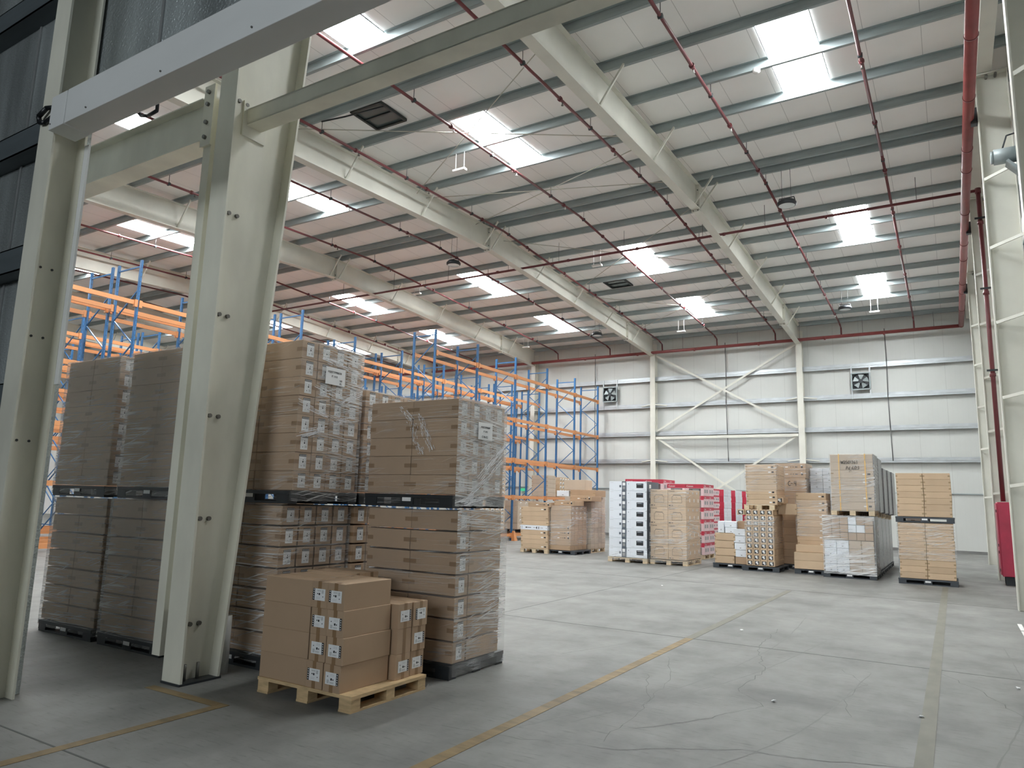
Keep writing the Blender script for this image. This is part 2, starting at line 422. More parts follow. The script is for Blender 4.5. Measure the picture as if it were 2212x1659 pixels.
# ------------------------------------------------------------------ rafters with fly braces
RX = [-6.12, -13.66, -21.2, -28.74, -36.28, -43.82]
def rz(y): return 10.60 - .0485*abs(y-20.2)
RL = ['nearest the right wall, meeting the white back wall', 'second from the right wall', 'third from the right wall', 'fourth from the right wall', 'fifth from the right wall', 'farthest from the right wall']
SY = [9.85, 13.14, 16.43, 19.9, 20.4, 23.7, 27.06, 30.39, 33.75]
for i, x in enumerate(RX):
    t = thing('roof_rafter', 'cream tapered steel roof rafter, ' + RL[i], 'rafter', (x, YR, 10.6), 'portal rafters')
    m = MB()
    for y0, y1 in ((4.4, 20.2), (20.2, 36.75)):
        a, b, c, d = rz(y0), rz(y1), purl(y0), purl(y1)
        m.hexa([(x-.01,y0,a),(x+.01,y0,a),(x+.01,y1,b),(x-.01,y1,b),(x-.01,y0,c-.01),(x+.01,y0,c-.01),(x+.01,y1,d-.01),(x-.01,y1,d-.01)])
        m.hexa([(x-.125,y0,a-.02),(x+.125,y0,a-.02),(x+.125,y1,b-.02),(x-.125,y1,b-.02),(x-.125,y0,a),(x+.125,y0,a),(x+.125,y1,b),(x-.125,y1,b)])
        m.hexa([(x-.125,y0,c-.022),(x+.125,y0,c-.022),(x+.125,y1,d-.022),(x-.125,y1,d-.022),(x-.125,y0,c-.005),(x+.125,y0,c-.005),(x+.125,y1,d-.005),(x-.125,y1,d-.005)])
    m.build('beam', 'cream', t)
    for y in (20.2, 33.0):
        m = MB(); m.box(x-.125, x+.125, y-.02, y+.02, rz(y)-.1, purl(y)-.03); m.build('splice_plate', 'cream', t)
        for dx in (-.07, .07):
            for z in (rz(y)-.06, rz(y)+.1, purl(y)-.2):
                m = MB(); m.tube((x+dx, y-.05, z), (x+dx, y+.05, z), .018, 6); m.build('bolt', 'bolt', t)
    for y in SY:
        yy = y + (.0 if y < 20 else (.0))
        m = MB(); m.bar((x+.03, yy, rz(y)+.03), (x+.62, yy+.0, purl(y)+.03), .045, .045); m.build('stay_brace', 'rod' if False else 'cream', t)

# ------------------------------------------------------------------ back wall frame
for x, lab in ((-13.66, 'cream steel column on the back wall, at the left end of the X brace'), (-6.1, 'cream steel column on the back wall, at the right end of the X brace'), (-21.2, 'cream steel column on the back wall, behind the blue racking')):
    t = thing('wall_column', lab, 'column', (x, 36.9, 0), 'back wall columns')
    m = MB(); m.box(x-.14, x+.14, 36.72, 36.74, 0, 9.95); m.box(x-.008, x+.008, 36.74, 37.1, 0, 9.95); m.box(x-.14, x+.14, 37.1, 37.12, 0, 10.5); m.build('stanchion', 'cream', t)
    m = MB(); m.box(x-.14, x+.14, 36.70, 37.1, 9.93, 9.97); m.build('cap_plate', 'cream', t)
    for dx in (-.08, 0, .08):
        m = MB(); m.tube((x+.02, 36.84+dx, 9.78), (x+.05, 36.84+dx, 9.78), .025, 8); m.build('bolt', 'bolt', t)
    for z in (7.02, 4.0):
        for sx in (-1, 1):
            m = MB(); m.bar((x+sx*.12, 36.74, z+.06), (x+sx*.72, 36.96, z+.0), .05, .05); m.build('girt_brace', 'cream', t)
GN = ['topmost', 'second highest', 'third highest', 'second lowest', 'lowest']
for i, z in enumerate((8.5, 7.04, 5.5, 4.02)):
    m = MB(); m.box(XL, XR, 36.96, 36.97, z-.1, z+.1); m.box(XL, XR, 36.97, 37.16, z+.09, z+.1); m.box(XL, XR, 36.97, 37.03, z-.1, z-.09); m.box(XL, XR, 36.94, 36.96, z-.015, z+.015); m.box(XL, XR, 36.955, 36.965, z+.1, z+.13)
    tag(m.build('wall_girt', 'galv_bright', at=(-6, 36.96, z)), 'galvanised horizontal girt along the white back wall, %s of four' % ['topmost', 'second highest', 'third highest', 'lowest'][i], 'girt', 'back wall girts')
m = MB(); m.box(XL, XR, 37.1, 37.158, 2.53, 2.57); tag(m.build('flashing', 'galv', at=(0, 37.1, 2.53)), 'thin grey flashing line low across the white back wall', 'flashing')
t = thing('cross_brace', 'cream steel X brace with middle strut between two back wall columns', 'brace', (-9.88, 36.85, 0))
xa, xb = -13.5, -6.26
for (p, q) in (((xa, 36.8, 9.8), (xb, 36.8, 5.62)), ((xa, 36.84, 5.62), (xb, 36.84, 9.8)), ((xa, 36.8, 5.3), (-9.9, 36.8, 2.85)), ((-9.9, 36.84, 2.85), (xb, 36.84, 5.3)), ((-9.9, 36.8, 2.85), (xb, 36.8, .5)), ((xa, 36.84, .5), (-9.9, 36.84, 2.85))):
    m = MB(); m.bar(p, q, .03, .1); m.build('diagonal', 'cream', t)
m = MB(); m.bar((xa, 36.8, 5.46-.2), (xb, 36.8, 5.46-.2), .1, .14); m.build('strut', 'cream', t)
for x, z0, lab in ((-9.75, 4.0, 'thin dark sag rod on the back wall behind the X brace'), (-2.32, 4.0, 'thin dark sag rod on the back wall right of the large fan'), (-17.2, 4., 'thin dark sag rod on the back wall beside the blue rack end')):
    m = MB(); m.path([(x, 36.93, 10.2), (x+.02, 36.93, 8.5), (x, 36.92, 7.0), (x+.03, 36.9, 5.5), (x+.06, 36.92, z0)], .02, 6)
    tag(m.build('sag_rod', 'rod_dark', at=(x, 36.93, z0)), lab, 'rod', 'sag rods')
# wall fans
def fan(x, z, s, lab):
    t = thing('wall_fan', lab, 'fan', (x, 36.95, z))
    h = s/2
    m = MB()
    for a in (-1, 1):
        m.box(x+a*h-.03, x+a*h+.03, 36.86, 36.95, z-h, z+h); m.box(x-h, x+h, 36.86, 36.95, z+a*h-.03, z+a*h+.03)
    m.build('frame', 'galv', t)
    m = MB(); m.box(x-h, x+h, 36.97, 36.99, z-h, z+h); m.build('shutter', 'steel_dark', t)
    m = MB()
    n = 24
    for i in range(n):
        a0, a1 = 2*PI*i/n, 2*PI*(i+1)/n
        for (r0, r1, y0, y1) in ((h*.98, h*.90, 36.86, 36.97),):
            m.poly([(x+r0*math.cos(a0), y0, z+r0*math.sin(a0)), (x+r0*math.cos(a1), y0, z+r0*math.sin(a1)), (x+r1*math.cos(a1), y1, z+r1*math.sin(a1)), (x+r1*math.cos(a0), y1, z+r1*math.sin(a0))])
    m.build('shroud', 'steel_dark', t)
    m = MB(); m.tube((x, 36.84, z), (x, 36.95, z), h*.25, 16); m.build('hub', 'steel_dark', t)
    for k in range(5):
        a = 2*PI*k/5+.3; m = MB(); pts = []
        for rr, da, yy in ((.2, -.3, 36.9), (.88, -.42, 36.93), (.88, .32, 36.87), (.2, .3, 36.88)):
            pts.append((x+h*rr*math.cos(a+da), yy, z+h*rr*math.sin(a+da)))
        m.poly(pts); m.poly([(p[0], p[1]+.01, p[2]) for p in reversed(pts)]); m.build('blade', 'galv', t)
    for a in (-1, 1):
        m = MB(); m.box(x+a*h-.03, x+a*h+.03, 36.92, 36.95, z-h-.45, z+h+.4); m.build('support_bar', 'galv_bright', t)
    return t
fan(-3.42, 7.75, .78, 'large dark square wall fan right of the X brace columns')
fan(-16.25, 7.8, .82, 'dark square wall fan beside the end of the blue racking')
m = MB(); m.box(-22.1, -21.75, 37.02, 37.06, 2.3, 2.46)
tag(m.build('exit_sign', 'exit_green', at=(-21.9, 37.04, 2.3)), 'small green exit sign low on the back wall behind the racking', 'sign')

# ------------------------------------------------------------------ right wall
CN = ['tall cream column at the right edge, nearest the camera', 'cream column on the right wall, in front of the red hose cabinet', 'cream column on the right wall, behind the red hose cabinet', 'cream column on the right wall, closest to the far corner']
for i, y in enumerate((9.95, 16.75, 23.75, 30.5)):
    t = thing('wall_column', CN[i], 'column', (1.2, y, 0), 'right wall columns')
    zt = purl(y)-.45; x0 = .9
    m = MB(); m.box(x0, x0+.02, y-.11, y+.11, 0, zt); m.box(x0+.02, x0+.55, y-.008, y+.008, 0, zt); m.box(x0+.55, x0+.57, y-.11, y+.11, 0, zt); m.build('stanchion', 'cream', t)
    m = MB(); m.box(x0, x0+.57, y-.13, y+.13, zt, zt+.03); m.build('cap_plate', 'cream', t)
    for dx in (.2, .36):
        m = MB(); m.tube((x0+dx, y-.16, zt-.05), (x0+dx, y-.0, zt-.05), .025, 8); m.build('bolt', 'bolt', t)
    for z in (2.3, 4.0, 5.5, 7.04, 8.5):
        m = MB(); m.bar((x0+.03, y-.1, z), (x0+.72, y-.55, z+.12), .03, .06); m.build('girt_brace', 'cream', t)
m = MB()
for y0, y1 in ((6, 20.2), (20.2, 36.9)):
    a, b = purl(y0)-.4, purl(y1)-.4
    m.hexa([(.94,y0,a),(1.2,y0,a),(1.2,y1,b),(.94,y1,b),(.94,y0,a+.4),(1.2,y0,a+.4),(1.2,y1,b+.4),(.94,y1,b+.4)])
tag(m.build('gable_rafter', 'cream', at=(1.1, 20, 10.9)), 'cream gable rafter running over the right wall columns', 'rafter')
for i, z in enumerate((8.5, 7.04, 5.5, 4.02, 2.3)):
    m = MB(); m.box(1.48, 1.49, 6, YB, z-.1, z+.1); m.box(1.49, XR, 6, YB, z+.09, z+.1); m.box(1.46, 1.48, 6, YB, z-.02, z+.02)
    tag(m.build('wall_girt', 'galv', at=(1.5, 20, z)), 'grey girt along the right wall behind its columns, %s of five' % GN[i], 'girt', 'right wall girts')
t = thing('wall_fan', 'dark fan motor on the right wall beside the nearest column', 'fan', (1.4, 15.75, 8.5))
m = MB(); m.tube((1.05, 15.75, 8.55), (1.45, 15.75, 8.55), .15, 16); m.tube((1.0, 15.75, 8.55), (1.05, 15.75, 8.55), .12, 16); m.build('motor', 'galv', t)
m = MB(); m.bar((1.25, 15.75, 8.4), (1.5, 15.75, 8.1), .3, .05); m.box(1.42, 1.62, 15.5, 16.0, 8.0, 8.9); m.build('mounting_bracket', 'galv', t)
m = MB(); m.path([(1.2, 15.75, 8.7), (1.28, 15.75, 8.95), (1.45, 15.8, 9.0), (1.6, 15.8, 8.8)], .015, 6); m.build('cable', 'steel_dark', t)

# ------------------------------------------------------------------ red fire pipes
t = thing('fire_main_pipe', 'thick red fire main running along the right wall under the roof', 'pipe', (.74, 20, 9.9))
m = MB(); m.tube((.74, 5, 9.95), (.74, 36.5, 9.95), .105, 20); m.build('pipe', 'pipe_bright', t)
for y in (12.2, 13.6, 15.8, 18.2, 19.4, 22.3, 25.0, 26.6, 29.5, 30.8, 33.5):
    m = MB(); m.tube((.74, y, 9.95), (.74, y+.03, 9.95), .115, 20); m.build('coupling', 'pipe_red', t)
for y in (16.8, 23.8, 30.55):
    m = MB(); m.box(.78, .92, y-.08, y+.08, 9.8, 10.15); m.build('bracket', 'steel_dark', t)
t = thing('fire_main_pipe', 'red fire main running across the back wall below the roof', 'pipe', (-12, 36.55, 9.9))
m = MB(); m.tube((XL+1, 36.55, 9.9), (.74, 36.55, 9.93), .08, 16); m.tube((.74, 36.55, 9.93), (.74, 36.3, 9.95), .1, 16); m.build('pipe', 'pipe_bright', t)
for x in (-2.35, -4.9, -8.0, -11.3, -14.5, -17.7):
    m = MB(); m.tube((x, 36.55, 9.9), (x+.08, 36.55, 9.9), .092, 16); m.build('coupling', 'pipe_bright', t)
for x in (-.3, -3.2, -6., -9.0, -11.9, -14.9):
    m = MB(); m.tube((x, 36.55, 9.95), (x, 36.55, 10.7), .008, 6); m.build('hanger_rod', 'rod_dark', t)
BX = [-1.08, -4.12, -7.1, -10.0, -12.95, -16.0, -19.3, -22.2, -25.2, -28.2, -31.2, -34.2]
def bz(y): return purl(y) - .28
for i, x in enumerate(BX):
    if i == 0: lab = 'thin red sprinkler branch pipe closest to the right wall'
    else: lab = 'thin red sprinkler branch pipe, %s from the right wall' % ORD[i+1]
    t = thing('sprinkler_branch_pipe', lab, 'pipe', (x, 20, 11), 'sprinkler branch pipes')
    xe = x - (.0 if i < 2 else .012*(i)*1.5)
    ye = 36.5
    m = MB()
    P = [(x, 3.9, bz(3.9)), (x, YR, bz(YR)), (xe, 36.0, bz(36)-.02), (xe, ye, bz(ye)-.1), (xe, 36.55, 9.93)]
    for a in range(len(P)-1): m.tube(P[a], P[a+1], .036, 12)
    m.build('pipe', 'pipe_red', t)
    if i > 9: continue
    ys = [6.9, 9.95, 12.9, 15.9, 18.9, 21.9, 24.9, 27.9, 30.9, 33.9]
    sh = (i*1.37) % 1.6 - .8
    for y in ys:
        y += sh; z = bz(y)
        m = MB(); m.tube((x, y-.03, z), (x, y+.03, z), .058, 12); m.build('coupling', 'pipe_red', t)
        m = MB(); m.tube((x, y+.12, z), (x, y+.12, z-.09), .016, 8); m.tube((x, y+.12, z-.09), (x, y+.12, z-.10), .032, 8); m.build('sprinkler_head', 'lamp_white' if i % 2 else 'bolt', t)
    for y in PY[3:-1:2]:
        z = bz(y); m = MB(); m.tube((x+.0, y+.07, z+.05), (x, y+.07, z+.29), .008, 6); m.tube((x-.045, y+.07, z), (x+.045, y+.07, z), .048, 10); m.build('hanger', 'steel_dark', t)
t = thing('cross_pipe', 'dark red pipe crossing below the sprinkler branches to the hose drop', 'pipe', (-10, 22.5, 10.5))
m = MB(); m.tube((-34, 22.5, 10.48), (1.08, 22.5, 10.58), .042, 12); m.build('pipe', 'pipe_red', t)
for x in (-.4, -4.6, -6.6, -9.4, -12., -14.2, -17.1, -20., -23.):
    m = MB(); m.tube((x, 22.5, 10.55), (x, 22.5, 11.3), .008, 6); m.build('hanger_rod', 'rod_dark', t)
for x in (-2.8, -5.9, -8.9, -11.6, -14.7, -18.5):
    m = MB(); m.tube((x-.04, 22.5, 10.55), (x+.04, 22.5, 10.55), .056, 12); m.build('coupling', 'pipe_red', t)
t = thing('hose_drop_pipe', 'red vertical pipe dropping down the right wall to the hose cabinet', 'pipe', (1.08, 22.5, 2.1))
m = MB(); m.tube((1.08, 22.5, 2.08), (1.08, 22.5, 10.58), .055, 14); m.tube((1.08, 22.5, 10.5), (1.08, 22.5, 10.64), .075, 14); m.build('pipe', 'pipe_red', t)
for z in (5.35, 7.6, 9.6):
    m = MB(); m.tube((1.08, 22.5, z), (1.08, 22.5, z+.09), .075, 14); m.build('coupling', 'pipe_red', t)
    m = MB(); m.box(.95, 1.4, 22.44, 22.47, z+.14, z+.19); m.build('pipe_clamp', 'steel_dark', t)
t = thing('hose_cabinet', 'tall red fire hose cabinet on the right wall under the red drop pipe', 'cabinet', (1.04, 22.5, .22))
m = MB(); m.box(.93, 1.2, 22.1, 22.95, .22, 2.06); m.build('cabinet_body', 'cabinet_red', t, bevel=.01)
m = MB(); m.box(.9, .928, 22.12, 22.93, .26, 2.03); d = m.build('door', 'cabinet_red', t)
for z in (1.8, .95, .78, .34):
    m = MB(); m.box(.885, .9, 22.13, 22.17, z, z+.07); m.build('latch', 'steel_dark', d)
m = MB()
for y in (22.2, 22.55, 22.85): m.box(1.0, 1.18, y, y+.05, 0, .22)
m.build('leg', 'steel_dark', t)

# ------------------------------------------------------------------ rod bracing in the roof
def rod(p, q, lab, r=.013):
    m = MB(); m.tube(p, q, r, 6); tag(m.build('bracing_rod', 'rod', at=p), lab, 'rod', 'roof bracing rods')
x0, x1 = -13.5, -6.3
for k, (ya, yb) in enumerate(((11.2, 16.0), (16.45, 19.2), (21.0, 27.06), (28., 34.))):
    w = ['nearest the camera', 'just this side of the ridge', 'just past the ridge', 'nearest the back wall'][k]
    z0, z1 = purl(ya)-.22, purl(yb)-.22
    rod((x0, ya, z0), (x1, yb, z1), 'thin diagonal roof bracing rod slanting away rightward, pair ' + w)
    rod((x0, yb, z1), (x1, ya, z0), 'thin diagonal roof bracing rod slanting away leftward, pair ' + w)

# ------------------------------------------------------------------ lamps and ceiling fittings
def highbay(x, y, z, lab):
    t = thing('high_bay_lamp', lab, 'lamp', (x, y, z), 'round high bay lamps')
    m = MB(); m.lathe([(0, .13), (.13, .13), (.22, .1), (.265, .04), (.265, -.02), (.22, -.05)], (x, y, z), 24); m.build('housing', 'steel_dark', t)
    m = MB(); m.lathe([(.22, -.045), (.12, -.06), (0, -.065)], (x, y, z), 24); m.build('lens', 'lamp_glass', t)
    m = MB(); m.path([(x-.24, y, z+.02), (x-.2, y, z+.19), (x+.2, y, z+.19), (x+.24, y, z+.02)], .014, 6); m.build('bracket', 'steel_dark', t)
    for dx in (-.12, .12):
        m = MB(); m.tube((x+dx, y, z+.19), (x+dx, y, purl(y)), .006, 6); m.build('suspension_wire', 'rod_dark', t)
highbay(-3.56, 20.42, 10.32, 'round dark high bay lamp hanging from the ridge near the right wall')
highbay(-15.3, 20.42, 10.35, 'round dark high bay lamp hanging from the ridge above the racks')
highbay(-3.43, 32.08, 10.1, 'round dark high bay lamp near the back wall at the right corner')
highbay(-14.85, 32.08, 10.1, 'round dark high bay lamp near the back wall above the racks')
def battery_light(x, y, z, lab):
    t = thing('pendant_light', lab, 'lamp', (x, y, z), 'white rod-hung lights')
    m = MB(); m.box(x-.2, x+.2, y-.07, y+.07, z-.025, z+.035); m.build('housing', 'lamp_white', t, bevel=.012)
    for dx in (-.14, .14):
        m = MB(); m.tube((x+dx, y, z+.03), (x+dx, y, purl(y)), .01, 6); m.build('hanger_rod', 'lamp_white', t)
battery_light(-11., 14.78, 10.65, 'white rod-hung light below the second skylight from the wide rafter')
battery_light(-11., 23.7, 10.62, 'white rod-hung light just beyond the ridge, between two long rafters')
battery_light(-2.45, 33.75, 10.25, 'white rod-hung light in the far right corner beside a round lamp')
battery_light(-11.05, 33.75, 10.25, 'white rod-hung light near the back wall above the X brace')
battery_light(-19.7, 23.7, 10.65, 'white rod-hung light above the racks just past the ridge')
battery_light(-20., 33.75, 10.25, 'white rod-hung light above the racks near the back wall')
m = MB(); m.lathe([(0, -.06), (.05, -.055), (.08, -.02), (.08, .04)], (-3.1, 14.78, purl(14.78)-.03), 16)
tag(m.build('smoke_detector', 'lamp_white', at=(-3.1, 14.78, 11.1)), 'small white smoke detector under a purlin near the largest skylight', 'detector')
for x, y, lab in ((-11.75, 12.3, 'dark square roof vent above the lintel beams'), (-11.95, 27.95, 'dark roof vent in the far roof slope beyond the ridge')):
    t = thing('roof_vent', lab, 'vent', (x, y, roof(y)))
    z = roof(y)-.01; m = MB()
    for a in (-1, 1):
        m.box(x+a*.47-.03, x+a*.47+.03, y-.5, y+.5, z-.07, z); m.box(x-.47, x+.47, y+a*.47-.03, y+a*.47+.03, z-.07, z)
    m.build('frame', 'vent_dark', t)
    m = MB(); m.box(x-.45, x+.45, y-.45, y+.45, z-.02, z-.005); m.build('damper', 'vent_pane', t)
    m = MB(); m.box(x-.45, x+.45, y-.02, y+.02, z-.05, z-.02); m.build('bar', 'vent_dark', t)
m = MB(); m.path([(x, y, z) for x, y, z in ((-11.3, 12.0, 11.2), (-12.3, 11.7, 11.05), (-12.9, 11.5, 10.98))], .02, 6)
tag(m.build('cable', 'steel_dark', at=(-12, 11.7, 11.05)), 'short black cable beside the dark square roof vent', 'cable')

# ------------------------------------------------------------------ foreground steel
t = thing('portal_column', 'large tapered cream I-beam column in the foreground with bolt pairs', 'column', (-6.36, 4.5, 0))
cx0, cx1 = -6.5, -6.22; cm = (cx0+cx1)/2
yi = lambda z: 4.76 + .071*z
m = MB(); m.box(cx0, cx1, 4.36, 4.385, .02, 9.9); m.build('front_flange', 'cream_dirty', t)
m = MB(); m.hexa([(cm-.008,4.385,.02),(cm+.008,4.385,.02),(cm+.008,yi(0),.02),(cm-.008,yi(0),.02),(cm-.008,4.385,9.9),(cm+.008,4.385,9.9),(cm+.008,yi(9.9),9.9),(cm-.008,yi(9.9),9.9)]); m.build('web', 'cream_dirty', t)
m = MB(); m.hexa([(cx0,yi(0),.02),(cx1,yi(0),.02),(cx1,yi(0)+.025,.02),(cx0,yi(0)+.025,.02),(cx0,yi(9.9),9.9),(cx1,yi(9.9),9.9),(cx1,yi(9.9)+.025,9.9),(cx0,yi(9.9)+.025,9.9)]); m.build('rear_flange', 'cream_dirty', t)
m = MB(); m.box(cx0-.005, cx1+.005, 4.35, 4.8, 0, .02); m.build('base_plate', 'steel_dark', t)
for z in (.53, 1.53, 2.55, 3.6, 4.7, 5.98):
    for y in (4.49, 4.59):
        m = MB(); m.tube((cm+.008, y, z), (cm+.034, y, z), .022, 8); m.build('bolt', 'bolt', t)
for y in (4.46, 4.6):
    m = MB(); m.tube((cm+.05, y, .02), (cm+.05, y, .17), .016, 8); m.build('anchor_bolt', 'bolt', t)
t = thing('side_post', 'slim cream side post fixed behind the left of the tapered column', 'post', (-6.93, 4.6, .16))
m = MB(); m.box(-6.99, -6.86, 4.55, 4.57, .16, 6.2); m.box(-6.87, -6.86, 4.57, 4.68, .16, 6.2); m.box(-6.86, -6.5, 4.6, 4.62, .6, 6.2); m.build('angle', 'cream_dirty', t)
m = MB(); m.box(-7.02, -6.84, 4.52, 4.55, 5.62, 6.36); m.build('end_plate', 'cream_dirty', t)
for z in (5.72, 5.9, 6.12, 6.27):
    m = MB(); m.tube((-6.93, 4.49, z), (-6.93, 4.52, z), .024, 8); m.build('bolt', 'bolt', t)
t = thing('tie_beam', 'deep cream tie beam bolted left of the tapered column', 'beam', (-10, 4.6, 5.7))
m = MB(); m.box(-14, -7.02, 4.6, 4.615, 5.7, 6.2); m.box(-14, -7.02, 4.5, 4.76, 5.685, 5.7); m.box(-14, -7.02, 4.5, 4.76, 6.2, 6.215); m.build('beam', 'cream_dirty', t)
t = thing('tie_beam', 'slim cream tie beam running right from the tapered column', 'beam', (-3, 4.6, 5.75))
m = MB(); m.box(-6.34, 1.6, 4.6, 4.615, 5.76, 5.93); m.box(-6.34, 1.6, 4.6, 4.79, 5.75, 5.765); m.box(-6.34, 1.6, 4.6, 4.79, 5.925, 5.94); m.build('channel', 'cream_dirty', t)
m = MB(); m.box(-6.35, -6.33, 4.55, 4.85, 5.62, 6.02); m.build('end_plate', 'cream_dirty', t)
t = thing('door_post', 'cream steel opening post at the left edge of the picture', 'post', (-7.08, 3.15, 0))
m = MB(); m.box(-7.22, -6.94, 3.0, 3.02, 0, 10.8); m.build('front_flange', 'cream_dirty', t)
m = MB(); m.box(-7.09, -7.07, 3.02, 3.28, 0, 10.8); m.build('web', 'cream_dirty', t)
m = MB(); m.box(-7.22, -6.94, 3.28, 3.3, 0, 10.8); m.build('rear_flange', 'cream_dirty', t)
for z in (3.15, 3.8, 2.2):
    for y in (3.1, 3.2):
        m = MB(); m.tube((-7.07, y, z), (-7.064, y, z), .012, 8); m.build('bolt_hole', 'ink', t)
m = MB(); m.box(-6.94, -6.87, 3.285, 3.305, 2.72, 5.05); tag(m.build('edge_trim', 'white_clad', at=(-6.9, 3.29, 2.72)), 'white sheet metal edge strip down the back of the left post', 'trim')
t = thing('lintel', 'white clad lintel beam over the opening at upper left', 'beam', (-3, 3.1, 5.05))
m = MB(); m.box(-6.66, 1.6, 2.95, 3.185, 5.05, 5.38); m.build('cladding', 'white_clad', t, bevel=.006)
m = MB(); m.box(-6.93, -6.665, 2.945, 3.19, 5.045, 5.375); m.build('end_cap', 'white_clad', t, bevel=.008)
m = MB()
for x in (-6.9, -6.3, -5.2, -4.1): m.tube((x, 2.94, 5.1), (x, 2.95, 5.1), .008, 8)
m.build('rivet', 'bolt', t)
m = MB(); m.path([(-6.93, 2.99, 5.3), (-7.05, 2.96, 5.31), (-7.16, 2.95, 5.25), (-7.17, 2.97, 5.2), (-7.08, 2.98, 5.18), (-6.95, 3.0, 5.24)], .022, 10)
tag(m.build('hose_loop', 'hose_black', at=(-7, 2.97, 5.2)), 'black cable loop hooked over the left post beside the lintel end', 'cable')
t = thing('cable_hook', 'dark hook of cable hanging behind the lintel in front of a skylight', 'cable', (-6.4, 3.5, 5.2))
m = MB(); m.path([(-6.4, 3.22, 5.36), (-6.49, 3.45, 5.44), (-6.42, 3.5, 5.33), (-6.3, 3.5, 5.295), (-6.16, 3.5, 5.31), (-6.13, 3.48, 5.4), (-6.26, 3.4, 5.5)], .017, 8); m.build('loop', 'hose_black', t)
m = MB(); m.lathe([(0, 0), (.045, 0), (.045, .56), (.018, .56), (.018, .5)], (-6.36, 4.93, 0), 20)
tag(m.build('film_roll', 'roll', at=(-6.36, 4.93, 0)), 'white roll standing upright on the floor behind the tapered column', 'roll')

# ------------------------------------------------------------------ pallets
def plastic_pallet(name='plastic_pallet', mt='black_plastic', sx=1.22, sy=1.02, h=.135):
    t = thing(name, 'x', 'pallet', (0,0,0)); X, Y = sx/2, sy/2
    m = MB(); m.box(-X, X, -Y, Y, h-.04, h); m.build('deck', mt, t, bevel=.004)
    for a in (-1, 0, 1):
        for b in (-1, 0, 1):
            m = MB(); m.box(a*(X-.09)-.085, a*(X-.09)+.085, b*(Y-.07)-.065, b*(Y-.07)+.065, .024, h-.04); m.build('foot', mt, t)
        m = MB(); m.box(-X+.005, X-.005, a*(Y-.07)-.06, a*(Y-.07)+.06, 0, .024); m.build('skid', mt, t)
    m = MB(); m.box(-.06, .06, -Y-.004, -Y, .06, .1); m.build('tag', 'paper', t)
    return t
def wood_pallet(mt='wood', sx=1.17, sy=1.0, h=.135, solid=True):
    t = thing('wooden_pallet', 'x', 'pallet', (0,0,0)); X, Y = sx/2, sy/2
    if solid:
        m = MB(); m.box(-X, X, -Y, Y, h-.028, h); m.build('deck', mt, t)
    else:
        for k in range(7):
            y = -Y + .05 + k*(sy-.1)/6; m = MB(); m.box(-X, X, y-.05, y+.05, h-.02, h); m.build('deck_board', mt, t)
    for a in (-1, 0, 1):
        for b in (-1, 0, 1):
            m = MB(); m.box(a*(X-.075)-.07, a*(X-.075)+.07, b*(Y-.06)-.055, b*(Y-.06)+.055, .018, h-.02); m.build('block', mt, t)
    for a in (-1, 0, 1):
        m = MB(); m.box(a*(X-.075)-.07, a*(X-.075)+.07, -Y, Y, 0, .018); m.build('bottom_board', mt, t)
    return t
PROTO = {}
def pallet(kind, x, y, z, lab, group, sx=None, sy=None, rot=0):
    """(x, y): centre"""
    key = (kind, sx, sy)
    if key not in PROTO:
        kw = {}
        if sx: kw['sx'] = sx
        if sy: kw['sy'] = sy
        o = {'black': lambda: plastic_pallet(**kw), 'grey': lambda: plastic_pallet(mt='pallet_grey', **kw), 'wood': lambda: wood_pallet('wood', **kw), 'pale': lambda: wood_pallet('wood_pale', solid=False, **kw)}[kind]()
        PROTO[key] = o; o.location = (x, y, z); BASE[o.name] = Vector((x, y, z))
        o['label'] = lab; o['group'] = group; o.rotation_euler = (0, 0, rot)
        return o
    return dup(PROTO[key], (x, y, z), (0, 0, rot), lab, group)

# ------------------------------------------------------------------ cartons
def ship_label(m, x, cy, cz, flip=1):
    """printed sheet on the plane x=const facing +x: black strip on top, small pictograms"""
    w, h = .05, .074
    def q(y0, y1, z0, z1, mi, o): m.poly([(x+o, cy+flip*y0, cz+flip*z0), (x+o, cy+flip*y1, cz+flip*z0), (x+o, cy+flip*y1, cz+flip*z1), (x+o, cy+flip*y0, cz+flip*z1)], mi)
    q(-w, w, -h, h*.72, 0, .001); q(-w, w, h*.72, h*1.05, 1, .0012)
    for k in range(5): q(-w*.8+k*w*.38, -w*.62+k*w*.38, h*.82, h*.95, 0, .0016)
    q(-.004, .014, -.012, .006, 1, .0016); q(.002, .012, .012, .024, 1, .0016)
    for k in range(5): q(.012+k*.006, .015+k*.006, -.055, -.03, 2, .0016)
    for k in range(6): q(.026, .04, -.02+k*.008, -.017+k*.008, 2, .0016)
    for k in range(4): q(-.04, -.018, -.01+k*.012, -.007+k*.012, 3, .0016)
    q(-.02, -.012, -.052, -.042, 1, .0016)
